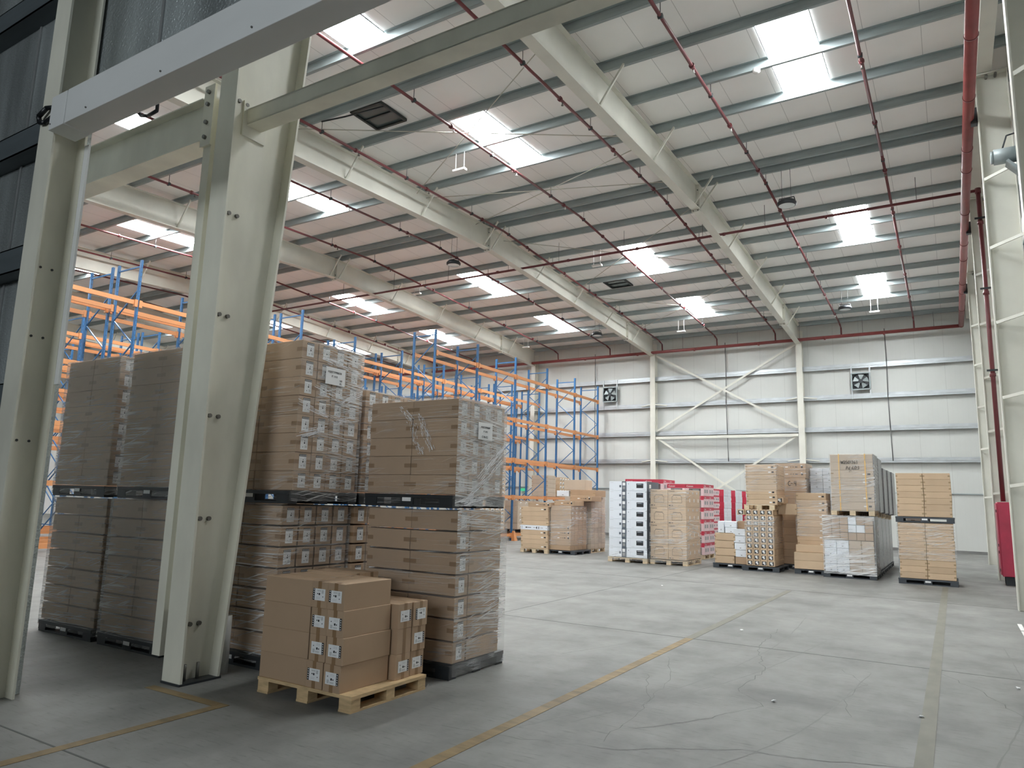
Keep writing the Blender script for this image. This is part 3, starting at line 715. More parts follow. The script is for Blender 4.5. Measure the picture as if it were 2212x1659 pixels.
def carton_proto(key, L, W, H, body, tp, end='label', seg=2, tabs=True):
    """origin at the centre; long axis x; printed end at +x; tape runs round the middle height"""
    t = thing('carton', 'x', 'box', (0,0,0)); x, y, z = L/2, W/2, H/2
    m = MB(); m.box(-x, x, -y, y, -z, z); m.build('box_body', body, t, bevel=.004, seg=1)
    if tabs:
        m = MB(); e = .0012; tw = .022
        for s in (-1, 1):
            m.poly([(s*(x+e), -s*y, -tw), (s*(x+e), s*y, -tw), (s*(x+e), s*y, tw), (s*(x+e), -s*y, tw)])
            m.poly([(s*x, -y-e, -tw), (s*(x-.085), -y-e, -tw), (s*(x-.085), -y-e, tw), (s*x, -y-e, tw)][::s])
            m.poly([(s*x, y+e, -tw), (s*(x-.085), y+e, -tw), (s*(x-.085), y+e, tw), (s*x, y+e, tw)][::-s])
        m.build('tape', tp, t)
    if end == 'label':
        m = MB(); ship_label(m, x+.001, 0, .003); m.build('shipping_label', ['paper', 'ink', 'ink_grey', 'ink_soft'], t)
    PROTO[key] = t; t['used'] = 0
    return t
def carton(key, loc, rot, lab, group):
    p = PROTO[key]; j = lambda s: random.uniform(-s, s)
    rot = tuple(r + j(.004) for r in rot)
    if not p['used']:
        p['used'] = 1; p.location = loc; p.rotation_euler = rot; p['label'] = lab; p['group'] = group; return p
    return dup(p, loc, rot, lab, group)
CL, CW, CH = .608, .226, .2005
R90_ = PI/2
carton_proto('std', CL, CW, CH, 'card', 'tape')

def load(x1, y0, z0, rows, ny, where, group, rh=.2032, cols=2, cy=.2325, keep=9):
    """stack of std cartons, right face at x1, front face at y0; only the cartons of the two visible faces"""
    for r in range(rows):
        z = z0 + rh*(r+.5)
        for iy in range(ny):
            for ix in range(cols):
                if (ix and iy) or iy >= keep: continue
                x = x1 - CL/2 - ix*(CL+.006); y = y0 + cy*(iy+.5)
                lvl = ORD[r+1] + ' layer up'
                if ix: pos = 'inner front'
                elif iy == 0: pos = 'front corner'
                else: pos = ORD[iy+1] + ' from front'
                lab = 'carton, %s, %s, in %s' % (lvl, pos, where)
                carton('std', (x + random.uniform(-.006, .006), y + random.uniform(-.002, .002), z), (0, 0, 0 if not ix else PI), lab, group)
load(-5.93, 5.255, 1.83, 8, 4, 'tall wrapped upper load behind bolted column', 'cartons in the tall upper load')
load(-6.05, 5.245, .14, 7, 4, 'lower load under the tall wrapped one', 'cartons in the load under the tall one', .2195, 2, .248)
load(-4.43, 6.1, 1.83, 5, 4, 'hazy wrapped upper load on aisle edge', 'cartons in the aisle upper load')
for r in range(7):
    z = .14 + .219*(r+.5); lv = ORD[r+1] + ' layer up'; gp = 'cartons in the aisle lower load'
    for ix in (0, 1):
        carton('std', (-4.39-CL/2-ix*(CL+.006)+random.uniform(-.006, .006), 6.105+.1165, z), (0, 0, 0 if not ix else PI), 'carton, %s, %s, in lower wrapped load on aisle edge' % (lv, 'inner front' if ix else 'front corner'), gp)
    for k in range(2):
        carton('std', (-4.39-.12, 6.345+.31+.0*k if k == 0 else 6.345+.31+.615, z) if False else (-4.39-.118-.236*k, 6.345+.312, z), (0, 0, R90_), 'plain sided carton, %s, %s behind corner, in lower wrapped aisle load' % (lv, ORD[k+1]), gp)
load(-5.93, 6.28, 1.83, 6, 4, 'upper load between two wrapped stacks', 'cartons in the middle upper load')
load(-6.0, 6.28, .14, 7, 4, 'lower load between two wrapped stacks', 'cartons in the middle lower load', .2195, keep=2)
load(-8.87, 4.95, 1.83, 8, 4, 'upper load right of the door post', 'cartons in the upper load by the post', keep=3)
load(-8.8, 4.95, .14, 7, 4, 'lower load right of the door post', 'cartons in the lower load by the post', .2195, keep=3)
load(-7.37, 4.95, 1.83, 8, 4, 'upper load left of the tapered column', 'cartons in the upper load by the column', keep=2)
load(-7.45, 4.95, .14, 7, 4, 'lower load left of the tapered column', 'cartons in the lower load by the column', .2195, keep=2)
for x, y, z, lab in ((-6.54, 5.72, 1.69, 'black plastic pallet under the tall wrapped upper load'), (-6.66, 5.72, 0, 'black plastic pallet on the floor under the tall stack'),
                     (-5.04, 6.57, 1.69, 'black plastic pallet between the two aisle edge loads'), (-5.0, 6.57, 0, 'black plastic pallet on the floor under the aisle edge stack'),
                     (-6.54, 6.78, 1.69, 'black plastic pallet midway up the stack behind the tall one'), (-6.6, 6.78, 0, 'black plastic pallet on the floor behind the tall stack'),
                     (-9.47, 5.43, 1.69, 'black plastic pallet midway up the stack beside the door post'), (-9.4, 5.43, 0, 'black plastic pallet on the floor beside the door post'),
                     (-7.97, 5.43, 1.69, 'black plastic pallet midway up the stack left of the column'), (-8.05, 5.43, 0, 'black plastic pallet on the floor left of the tapered column')):
    pallet('black', x, y, z, lab, 'black pallets under the foreground loads')

WR = {}
def wrap(x0, x1, y0, y1, z0, z1, mt, lab, top=True, n=10, off=.012, amp=.006, front=None):
    m = MB(); g = off; fm = 0
    def grid(o, u, v, nu, nv, nrm):
        o, u, v, nrm = map(Vector, (o, u, v, nrm)); k = len(m.v)
        for i in range(nu+1):
            for j in range(nv+1):
                d = random.uniform(0, amp) if 0 < i < nu and 0 < j < nv else 0
                m.v.append(tuple(o + u*(i/nu) + v*(j/nv) + nrm*d))
        for i in range(nu):
            for j in range(nv):
                a = k+i*(nv+1)+j; m.f.append((a, a+nv+1, a+nv+2, a+1)); m.m.append(1 if front and nrm.y < -.5 else 0); m.sm.append(True)
    dx, dy, dz = x1-x0+2*g, y1-y0+2*g, z1-z0
    grid((x0-g, y0-g, z0), (dx,0,0), (0,0,dz), n, n, (0,-1,0))
    grid((x1+g, y0-g, z0), (0,dy,0), (0,0,dz), n, n, (1,0,0))
    grid((x1+g, y1+g, z0), (-dx,0,0), (0,0,dz), n, n, (0,1,0))
    grid((x0-g, y1+g, z0), (0,-dy,0), (0,0,dz), n, n, (-1,0,0))
    if top: grid((x0-g, y0-g, z1+.004), (dx,0,0), (0,dy,0), n, n, (0,0,1))
    WR[lab] = tag(m.build('stretch_wrap', [mt, front] if front else mt, at=((x0+x1)/2, (y0+y1)/2, z0)), lab, 'stretch wrap')
    return WR[lab]

wrap(-7.16, -5.92, 5.245, 6.19, 1.72, 3.46, 'film_bunched', 'crinkled clear stretch wrap around the tall upper load', front='film_thin')
wrap(-7.28, -6.04, 5.235, 6.24, .06, 1.68, 'film_clear', 'clear stretch wrap around the lower load of the tall stack', False)
wrap(-5.66, -4.42, 6.09, 7.04, 1.71, 2.86, 'film_veil', 'hazy stretch wrap around the upper aisle edge load', front='film_thin')
wrap(-5.62, -4.38, 6.095, 7.04, .03, 1.68, 'film_veil2', 'clear stretch wrap around the lower aisle edge load', False, front='film_thin')
wrap(-7.16, -5.92, 6.27, 7.22, 1.8, 3.06, 'film_clear', 'clear stretch wrap around the load between two wrapped stacks')
wrap(-10.1, -8.86, 4.94, 5.88, 1.72, 3.46, 'film_hazy', 'greyish stretch wrap around the upper load beside the door post')
wrap(-10.03, -8.79, 4.94, 5.88, .06, 1.68, 'film_hazy', 'greyish stretch wrap around the lower load beside the door post', False)
wrap(-8.6, -7.36, 4.94, 5.88, 1.72, 3.46, 'film_hazy', 'greyish stretch wrap around the upper load left of the column')
wrap(-8.68, -7.44, 4.94, 5.88, .06, 1.68, 'film_hazy', 'greyish stretch wrap around the lower load left of the column', False)
mat('film_fold', (.85, .87, .9), .12, spec=.9)
def folds(o, trails, nrm, n=90, ln=.03):
    m = MB()
    for pts in trails:
        for k in range(n):
            t = random.random()*(len(pts)-1); a = int(t); p = Vector(pts[a]).lerp(Vector(pts[a+1]), t-a); d = (Vector(pts[a+1])-Vector(pts[a])).normalized()
            sd = d.cross(Vector(nrm)).normalized(); q = p + sd*random.gauss(0, .022) + Vector(nrm)*random.uniform(.002, .008)
            l = random.uniform(.2, 1)*ln; w_ = random.uniform(.0008, .0026); tw = Vector(nrm)*random.uniform(-.003, .003)
            m.poly([q-d*l-sd*w_, q+d*l-sd*w_+tw, q+d*l+sd*w_+tw, q-d*l+sd*w_])
    return m.build('film_fold', 'film_fold', o)
folds(WR['hazy stretch wrap around the upper aisle edge load'], [[(-5.2, 6.075, 2.78), (-5.02, 6.075, 2.62), (-4.97, 6.075, 2.4), (-4.86, 6.075, 2.25)], [(-4.93, 6.075, 2.7), (-4.83, 6.075, 2.5), (-4.74, 6.075, 2.3)]], (0, -1, 0))
folds(WR['hazy stretch wrap around the upper aisle edge load'], [[(-4.404, 6.3, 1.8), (-4.404, 6.55, 1.95), (-4.404, 6.98, 2.25)], [(-4.404, 6.2, 1.75), (-4.404, 6.6, 1.78)], [(-4.404, 6.5, 2.0), (-4.404, 7.0, 2.4)]], (1, 0, 0), 70, .09)
folds(WR['crinkled clear stretch wrap around the tall upper load'], [[(-5.905, 5.28, 2.75), (-5.905, 5.8, 2.62), (-5.905, 6.1, 2.66)], [(-5.905, 5.5, 2.95), (-5.905, 5.9, 2.86), (-5.905, 6.15, 2.98)], [(-5.905, 5.3, 2.42), (-5.905, 5.6, 2.5)], [(-5.905, 5.6, 3.3), (-5.905, 6.1, 3.22)]], (1, 0, 0), 60, .08)
# paper sheets tucked under the wrap
def sheet(x, y0, y1, z0, z1, lines, lab):
    t = thing('document_sheet', lab, 'paper', (x, (y0+y1)/2, z0))
    m = MB(); m.poly([(x, y0, z0), (x, y1, z0), (x, y1, z1), (x, y0, z1)]); m.poly([(x-.001, y0, z1), (x-.001, y1, z1), (x-.001, y1, z0), (x-.001, y0, z0)]); m.build('page', 'paper', t)
    for s, fy, fz, sz in lines:
        text_obj('print', s, sz, 'ink', t, face_mtx(Vector((x+.002, y0+(y1-y0)*fy, z0+(z1-z0)*fz)), '+x'))
sheet(-5.898, 5.59, 5.89, 3.02, 3.215, (('M2STTPPRR78', .45, .72, .034), ('P. 1/12', .45, .48, .032), ('Y9', .78, .28, .034), ('P1', .78, .1, .034)), 'white paper sheet with printed codes under the tall upper wrap')
sheet(-4.398, 6.45, 6.73, 2.44, 2.63, (('M2ST7PPRR87', .5, .72, .03), ('P. 2/12', .5, .48, .028), ('C-96 K2', .45, .16, .034)), 'white paper sheet with printed codes under the hazy aisle wrap')

for i, (x, nm) in enumerate(((-9.45, 'the post side'), (-8.0, 'the column side'))):  # unseen blocks on pallets, added to keep light out of the gap in front
    for z0, z1, lv in ((.14, 1.68, 'lower'), (1.83, 3.3, 'upper')):
        t = thing('wrapped_load', '%s added shading block standing in the second row behind %s' % (lv, nm), 'pallet load', (x, 6.45, z0), 'added blocks of the second row')
        m = MB(); m.box(x-.6, x+.6, 6.0, 6.95, z0, z1); m.build('shade_block', 'card', t, bevel=.01)
        pallet('black', x, 6.48, z0-.14, 'added black plastic pallet under %s shading block in the second row behind %s' % (lv, nm), 'black pallets under the foreground loads')
# loose cartons on the foreground wooden pallet
pallet('wood', -4.965, 5.185, 0, 'wooden pallet in the foreground carrying loose brown cartons', 'wooden pallets')
R90 = PI/2
WID, HGT = .2, .2245
for r in range(4):
    z = .135 + HGT*(r+.5); lv = ORD[r+1] + ' layer up'
    o = lambda: random.uniform(-.008, .008)
    dx = (0, .022, .012, -.008)[r]
    gp = 'loose cartons on the foreground pallet'
    carton('std', (-5.55+.304+o()*.5, 4.695+.102, z), (R90, 0, PI), 'plain sided brown carton, %s, front inner corner of the foreground wooden pallet' % lv, gp)
    roll = R90 if r in (0, 2, 3) else -R90
    carton('std', (-4.935+.102+dx*.4+o(), 4.69+.304, z), (roll, 0, -R90), 'labelled brown carton, %s, in the middle of the foreground wooden pallet front' % lv, gp)
    roll = R90 if r == 3 else -R90
    carton('std', (-4.732+.102+dx+o(), 4.685+.304, z), (roll, 0, -R90), 'labelled brown carton, %s, front aisle corner of the foreground wooden pallet' % lv, gp)
    if r < 3:
        carton('std', (-4.45-.304+o(), 5.31+.102, z), (-R90, 0, 0 if r != 1 else PI), 'brown carton, %s, end facing aisle, behind corner carton of foreground wooden pallet' % lv, gp)
        carton('std', (-4.45-.304+.012*r+o(), 5.52+.102, z), (-R90 if r < 2 else R90, 0, 0), 'brown carton, %s, end facing aisle, rear corner of foreground wooden pallet' % lv, gp)
    for k, (yy, xx) in enumerate(((4.9, -5.55), (5.105, -5.55), (5.31, -5.675), (5.515, -5.68))):
        carton('std', (xx+.304+o(), yy+.1, z), (R90, 0, PI), 'carton, %s, %s from front along inner side of foreground wooden pallet' % (lv, ORD[k+2]), gp)
#--PART2--
# inner-rear top row: two long cartons lying across the back
# ------------------------------------------------------------------ pallet racking
def post_mesh(m, x, y, h, fx):
    """slotted C-section post; fx: which way the open side faces"""
    m.box(x-.045, x+.045, y-.035, y+.035, 0, h)
RK = {}
def rack(xf, xb, ys, h, levels, lab, tall=None, guard=False, foot=True):
    """xf: aisle face, xb: other face; ys: frame positions"""
    t = thing('pallet_rack', lab, 'rack', (xf, ys[0], 0), 'blue and orange pallet racks')
    d = abs(xb-xf); xm = (xf+xb)/2
    for y in ys:
        hh = tall[1] if tall and y < tall[0] else h
        key = (round(d, 2), hh)
        if key not in RK:
            m = MB(); z = .25; s = 1
            a, b = xm-d/2+.03, xm+d/2-.03
            m.box(a, b, y-.018, y+.018, hh-.22, hh-.18); m.box(a, b, y-.018, y+.018, .15, .19)
            while z + .9 < hh-.2:
                p, q = (a, b) if s > 0 else (b, a)
                m.bar((p, y, z), (q, y, z+.83), .03, .035, up=(0,1,0)); z += .83; s = -s
            fr = m.build('frame_bracing', 'rack_blue', t)
            for xx in (xm-d/2, xm+d/2):
                m = MB()
                m.box(xx-.045, xx+.045, y-.03, y-.026, 0, hh); m.box(xx-.045, xx-.04, y-.03, y+.03, 0, hh); m.box(xx+.04, xx+.045, y-.03, y+.03, 0, hh)
                m.box(xx-.045, xx-.02, y+.026, y+.03, 0, hh); m.box(xx+.02, xx+.045, y+.026, y+.03, 0, hh); m.box(xx-.07, xx+.07, y-.06, y+.06, 0, .008)
                k = int(hh/.15)
                for i in range(3, k):
                    m.box(xx+.0451, xx+.0455, y-.008, y+.008, i*.15, i*.15+.035, 1)
                m.build('post', ['rack_blue', 'steel_dark'], fr)
            RK[key] = (fr, Vector((xm, y, 0)))
        else:
            fr, o0 = RK[key]
            c = fr.copy(); COL.objects.link(c); c.parent = t
            sh = Vector((xm, y, 0)) - o0 - (Vector(t.location) - BASE[fr.parent.name])
            c.location = sh
            for ch in list(fr.children):
                g = ch.copy(); COL.objects.link(g); g.parent = c
    for (z, rows) in levels:
        for i in range(len(ys)-1):
            if rows is not None and i not in rows: continue
            L = ys[i+1]-ys[i]-.09
            for xx in (xf, xb):
                sgn = 1 if xx == max(xf, xb) else -1
                y0, y1 = ys[i]+.045, ys[i+1]-.045
                m = MB(); m.box(xx-.03+sgn*.02, xx+.03+sgn*.02, y0, y1, z-.065, z+.065)
                for yy in (y0, y1-.05): m.box(xx-.05+sgn*.03, xx+.05+sgn*.03, yy-.02, yy+.07, z-.13, z+.09)
                m.build('load_beam', 'rack_orange', t)
    if guard:
        for y in ys:
            m = MB(); x = xf+.1; m.hexa([(x-.02,y-.13,0),(x+.16,y-.13,0),(x+.16,y+.13,0),(x-.02,y+.13,0),(x-.02,y-.06,.42),(x+.05,y-.06,.42),(x+.05,y+.06,.42),(x-.02,y+.06,.42)])
            m.build('foot_guard', 'rack_orange', t)
    return t
YA = [21.4, 24.3, 27.4, 30.4, 33.45, 36.35]
rack(-16.75, -17.8, YA, 8.22, ((.25, (0, 1, 2)), (1.9, None), (3.55, None), (5.35, None), (7.33, None)), 'nearest blue and orange pallet rack, single row ending by the wall fan', guard=True)
YBb = [8.7, 11.75, 14.95, 18.1, 20.95, 23.9, 27.0, 30.1, 33.3, 36.4]
lv = ((.25, None), (1.9, None), (3.5, None), (5.2, None), (7.3, None))
rack(-20.55, -21.75, YBb, 8.2, lv, 'second blue and orange rack row, aisle side of the back-to-back pair', (18.5, 8.65))
rack(-22.1, -23.3, YBb, 8.2, lv, 'third blue and orange rack row, far side of the back-to-back pair', (18.5, 8.65))
YC = [10.5, 13.5, 16.5, 19.5, 22.5, 25.5, 28.5, 31.5, 34.5]
rack(-27.0, -28.2, YC, 8.2, lv, 'fourth blue and orange rack row, across the second aisle')
rack(-28.5, -29.7, YC, 8.2, lv, 'fifth blue and orange rack row, behind the fourth')
rack(-33.6, -34.8, YC, 8.2, ((3.5, None), (5.2, None), (7.3, None)), 'farthest blue and orange rack row, at the far left')

# ------------------------------------------------------------------ cartons of the far loads
def face_art(key, X, Y, Z):
    """extra printed marks for a box of half sizes X, Y, Z (origin at its centre)"""
    m = MB(); e = .0015
    def fy(x0, x1, z0, z1, mi, o=0): m.poly([(x0, -Y-e-o, z0), (x1, -Y-e-o, z0), (x1, -Y-e-o, z1), (x0, -Y-e-o, z1)], mi)
    def fx(y0, y1, z0, z1, mi, o=0): m.poly([(X+e+o, y0, z0), (X+e+o, y1, z0), (X+e+o, y1, z1), (X+e+o, y0, z1)], mi)
    mats = ['ink', 'paper', 'ink_grey', 'tape_tan', 'box_slate', 'box_red', 'box_photo', 'ink_soft']
    if key == 'long':      # long cartons: small white label and dark pictogram at the end
        fy(X*.5, X*.66, -.02, .012, 1); fy(X*.72, X*.86, -.025, .02, 0); fy(-X, -X*.86, .0, .03, 3)
    elif key == 'longplain':
        fy(-X, -X*.86, -.015, .02, 3); fy(X*.84, X, -.015, .02, 3)
    elif key == 'longprint':
        fy(-X*.3, -X*.1, -.012, .012, 1); fy(X*.05, X*.1, -.012, .012, 0); fy(X*.2, X*.26, -.012, .012, 0); fy(X*.34, X*.5, -.012, .012, 0); fy(X*.72, X*.84, -.03, .03, 0); fy(X*.7, X*.8, .03, .05, 1); fy(-X, -X*.85, 0, .03, 3)
    elif key == 'whiteprint':
        fy(-X*.62, -X*.5, -.02, .02, 0); fy(-X*.48, -X*.2, -.01, .01, 0); fy(-X*.05, X*.1, -.006, .006, 0); fy(X*.2, X*.24, -.04, .04, 0); fy(X*.34, X*.39, -.04, .04, 0); fy(X*.5, X*.54, -.012, .012, 0); fy(X*.6, X*.64, -.012, .012, 0); fy(X*.9, X*.94, -.02, .0, 0); fy(-X*.9, -X*.88, -.05, .05, 0)
        for k in range(5): fy(X*(.19-.012*k), X*(.2-.012*k), -.03+.005*k, .03-.005*k, 0)
    elif key == 'photo':   # white box with a dark pictured end
        fy(-X*.6, X*.45, -Z, Z, 1); 
    elif key == 'whiteA':  # left white face with small dark square and a dark slate end strip
        fy(X*.2, X*.42, -Z*.3, Z*.2, 4); fy(-X*.9, -X*.5, Z*.72, Z*.78, 7); fy(-X*.9, -X*.5, -Z*.75, -Z*.7, 7); fy(X*.5, X, -Z, Z, 4); fy(X*.58, X*.9, Z*.1, Z*.75, 1, .001); fy(X*.6, X*.88, -Z*.7, -Z*.1, 2, .001)
    elif key == 'whiteB':  # white face with the pictured microwave
        fy(-X*.62, -X*.61, -Z, Z, 7); fy(X*-.02, X*.66, -Z*.4, Z*.58, 0); fy(X*.04, X*.6, Z*.25, Z*.48, 4, .001); fy(X*.06, X*.45, Z*.36, Z*.44, 7, .002); fy(-X*.84, -X*.78, Z*.4, Z*.55, 4); fy(-X*.5, -X*.2, -Z*.75, -Z*.68, 7); fy(X*.6, X*.92, -Z*.75, -Z*.68, 7); fy(X*.88, X*.94, Z*.7, Z*.85, 4); fx(-Y, Y, -Z, Z, 4); fx(-Y*.6, -Y*.3, -Z*.4, Z*.4, 1, .001)
    elif key == 'printer': # brown printer carton: outline drawing, words, small icons
        def ln(x0, z0, x1, z1, w=.004):
            if x0 == x1: fy(x0-w, x0+w, min(z0, z1), max(z0, z1), 0)
            elif z0 == z1: fy(min(x0, x1), max(x0, x1), z0-w, z0+w, 0)
        x0, x1, z0, z1 = -X*.55, X*.55, -Z*.5, Z*.2
        ln(x0, z0, x0, z1); ln(x1, z0, x1, z1); ln(x0, z0, x1, z0); ln(x0, -Z*.1, x1, -Z*.1, .002); ln(x0, z1, x0*.8, z1); ln(x1*.8, z1, x1, z1); ln(x0*.75, Z*.38, x1*.75, Z*.38, .008); ln(x0*.8, z1, x0*.8, Z*.38); ln(x1*.8, z1, x1*.8, Z*.38)
        fy(-X*.1, 0, Z*.1, Z*.13, 0); fy(X*.35, X*.8, Z*.68, Z*.71, 2); fy(-X*.92, -X*.7, -Z*.88, -Z*.78, 0); fy(-X*.62, -X*.45, -Z*.86, -Z*.8, 0)
        for k in range(4): fy(X*(.2+.17*k), X*(.26+.17*k), -Z*.88, -Z*.78, 2)
        fx(-Y*.75, -Y*.6, Z*.55, Z*.8, 7); fx(-Y*.1, Y*.05, Z*.55, Z*.8, 7); fx(Y*.5, Y*.65, Z*.55, Z*.8, 7); fx(-Y*.5, -Y*.4, -Z*.4, Z*.0, 1); fx(Y*.1, Y*.2, -Z*.4, 0, 1); fx(Y*.7, Y*.8, -Z*.4, 0, 1)
    elif key == 'endlabel':# small brown carton, black and white pictured end
        fy(-X*.66, X*.66, -Z*.7, Z*.66, 0); fy(-X*.38, X*.3, -Z*.2, Z*.5, 1, .001); fy(-X*.1, X*.38, -Z*.5, -Z*.1, 1, .001); fy(-X*.3, -X*.05, -Z*.55, -Z*.3, 0, .002); fy(X*.05, X*.2, Z*.0, Z*.3, 2, .002)
    elif key == 'endwhite':
        fx(-Y*.6, Y*.5, -Z*.6, Z*.5, 1); fx(-Y*.2, Y*.3, -Z*.6, Z*.0, 0, .001)
        fy(-X*.5, X*.5, -Z*.6, Z*.5, 1); fy(-X*.2, X*.3, -Z*.6, 0, 0, .001)
    elif key == 'sidelabel':
        fx(-Y*.25, Y*.25, -Z*.3, Z*.45, 1); fx(-Y*.12, Y*.2, -Z*.28, Z*.15, 3, .001)
    elif key == 'red':
        fy(-X, X, Z*.3, Z, 5); fy(-X*.6, X*.7, -Z, Z*.25, 6); fy(-X*.2, X*.5, -Z*.6, Z*.1, 2, .001); fx(-Y, Y, Z*.5, Z, 5); fx(-Y*.7, -Y*.2, -Z*.5, Z*.1, 2); fx(Y*.1, Y*.6, -Z*.5, Z*.1, 2)
    elif key == 'pinkred':
        fy(-X, X, -Z, Z, 5); fy(X*.2, X*.7, -Z*.3, Z*.5, 1, .001); fy(X*.3, X*.6, -Z*.8, -Z*.45, 1, .001)
        for k in (-.5, .3): fx(Y*k-.02, Y*k+.02, -Z*.3, Z*.3, 7)
    elif key == 'whitebox':
        fy(-X*.12, X*.12, -Z*.6, -Z*.35, 2); fy(X*.7, X*.76, Z*.4, Z*.6, 2)
    return m, mats
FP = {}
def fbox(kind, body, x0, x1, y0, y1, z0, z1, lab, group, rot=0., name='carton', cat='box', extra=None):
    X, Y, Z = (x1-x0)/2, (y1-y0)/2, (z1-z0)/2
    key = (kind, body, round(X, 3), round(Y, 3), round(Z, 3), extra)
    loc = ((x0+x1)/2, (y0+y1)/2, (z0+z1)/2)
    if key in FP:
        return dup(FP[key], loc, (0, 0, rot), lab, group)
    name = {'long': 'long_carton', 'longplain': 'long_carton', 'longprint': 'long_carton', 'whiteprint': 'long_carton', 'endlabel': 'small_carton', 'endwhite': 'labelled_carton', 'whiteA': 'appliance_carton', 'whiteB': 'appliance_carton', 'printer': 'printer_carton', 'red': 'retail_carton', 'pinkred': 'retail_carton', 'whitebox': 'white_box', 'sidelabel': 'labelled_carton', None: 'plain_carton'}[kind]
    if 'white' in body and name in ('plain_carton',): name = 'white_box'
    t = thing(name, lab, cat, (0, 0, 0), group)
    m = MB(); m.box(-X, X, -Y, Y, -Z, Z); m.build('box_body', body, t, bevel=.006, seg=1)
    if kind:
        m, mats = face_art(kind, X, Y, Z)
        if m.f: m.build('print', mats, t)
    if extra:
        for s, px_, pz_, sz, mt, fc in extra:
            if fc == '-y': text_obj('brand_name', s, sz, mt, t, face_mtx(Vector((px_*X, -Y-.004, pz_*Z)), '-y'), 'LEFT')
            else: text_obj('brand_name', s, sz, mt, t, face_mtx(Vector((X+.004, px_*Y, pz_*Z)), '+x'), 'LEFT')
    t.location = loc; t.rotation_euler = (0, 0, rot); BASE[t.name] = Vector(loc)
    FP[key] = t
    return t
U = random.uniform
def tower(kind, body, x0, x1, y0, y1, z0, z1, rows, nx, ny, where, group, jit=.008, word='brown', extra=None, kinds=None, bodies=None):
    """rows of nx by ny cartons; only those on the front (-y) and right (+x) faces"""
    h = (z1-z0)/rows; wx = (x1-x0)/nx; wy = (y1-y0)/ny
    for r in range(rows):
        jr = U(-jit, jit)
        for i in range(nx):
            for j in range(ny):
                if j and i < nx-1: continue
                if nx == 1: p = '' if ny == 1 else (', ' + ORD[j+1] + ' from front')
                elif j == 0: p = ', ' + (ORD[i+1] + ' column' if nx > 1 else '')
                else: p = ', %s behind front corner' % ORD[j]
                k = kinds.get(r, kind) if kinds else kind
                b = bodies.get(r, body) if bodies else body
                fbox(k, b, x0+i*wx+.004+jr, x0+(i+1)*wx-.004+jr, y0+j*wy+.004, y0+(j+1)*wy-.004, z0+r*h+.001, z0+(r+1)*h-.001,
                     '%s carton, %s row up%s, %s' % (word if b == body else ('white' if 'white' in b else word), ORD[r+1], p, where), group, extra=extra)
FG = 'pallets along the far line of loads'
# T1 long cartons at the left end
x0, x1, y0, y1 = -13.0, -11.92, 21.9, 22.9
pallet('pale', -12.46, 22.4, 0, 'pale wooden pallet under long cartons beside the rack foot', FG, 1.1, 1.0)
tower('long', 'card_tan', x0, x1, y0, y1, .14, 1.56, 9, 1, 1, 'long-carton pile beside the rack', 'long cartons beside the rack', .02, 'long tan', kinds={0: 'long', 1: 'longplain', 2: 'long', 3: 'long', 4: 'whiteprint', 5: 'longplain', 6: 'longplain', 7: None, 8: 'long'}, bodies={4: 'box_white'})
fbox('longprint', 'card', -12.75, -11.85, 21.95, 22.7, 1.56, 1.72, 'long brown carton lying across top of the long-carton pile', 'odd cartons on the far piles')
# T2
pallet('grey', -11.5, 22.65, 0, 'dark plastic pallet under brown cartons next to the long-carton pile', FG, 1.12, 1.25)
x0, x1, y0, y1 = -11.88, -11.1, 22.0, 23.25
tower('longprint', 'card', x0, x1, y0, y1, .14, 1.62, 9, 1, 4, 'wrapped pile beside long cartons', 'brown cartons beside the long-carton pile', .012, 'brown', kinds={0: 'longplain', 1: 'longplain', 5: 'longplain', 6: 'sidelabel', 7: 'sidelabel', 8: 'sidelabel'})
fbox('longprint', 'card', -11.8, -11.05, 22.1, 22.9, 1.63, 1.8, 'brown carton lying on the pile beside the long cartons', 'odd cartons on the far piles')
fbox('longprint', 'card', -11.6, -10.75, 22.9, 23.7, 1.8, 1.98, 'brown printed carton bridging two piles near the rack', 'odd cartons on the far piles')
pallet('pale', -11.55, 24.0, 0, 'pale wooden pallet behind the dark one near the rack', FG, 1.1, 1.2)
tower(None, 'card_grey', -12.05, -11.0, 23.4, 24.6, .14, 1.95, 10, 1, 4, 'rear wrapped pile near the rack', 'brown cartons of the rear wrapped pile', .01, 'greyish brown')
fbox('longplain', 'card', -11.9, -10.9, 23.5, 24.4, 1.96, 2.2, 'wide brown carton on top of the rear wrapped pile', 'odd cartons on the far piles')
fbox('whitebox', 'box_white', -12.5, -12.0, 23.6, 24.2, 1.96, 2.16, 'white carton peeking out beside the wide carton on the rear pile', 'odd cartons on the far piles')
fbox(None, 'card_grey', -12.2, -11.35, 23.6, 24.2, 2.2, 2.56, 'plain brown carton topmost on the rear pile near the rack', 'odd cartons on the far piles')
wrap(-11.9, -11.09, 22.0, 23.25, .3, 1.64, 'film_far', 'clear stretch wrap around the brown pile beside the long cartons', False)
wrap(-12.06, -10.99, 23.4, 24.6, .3, 1.97, 'film_far', 'clear stretch wrap around the rear brown pile near the rack', False)
# T3 white microwave cartons
pallet('pale', -8.57, 21.35, 0, 'pale wooden pallet under the stack of white appliance cartons', FG, 1.28, 1.1)
tower('whiteA', 'box_white', -9.18, -8.61, 20.82, 21.85, .15, 2.44, 8, 1, 1, 'plain half of white appliance stack', 'white appliance cartons', .006, 'white')
tower('whiteB', 'box_white', -8.605, -7.94, 20.82, 21.85, .15, 2.44, 8, 1, 1, 'pictured half of white appliance stack', 'white appliance cartons', .006, 'white')
wrap(-9.2, -7.93, 20.81, 21.87, .06, .3, 'film_far', 'bunched stretch wrap skirt at the foot of the white appliance stack', False)
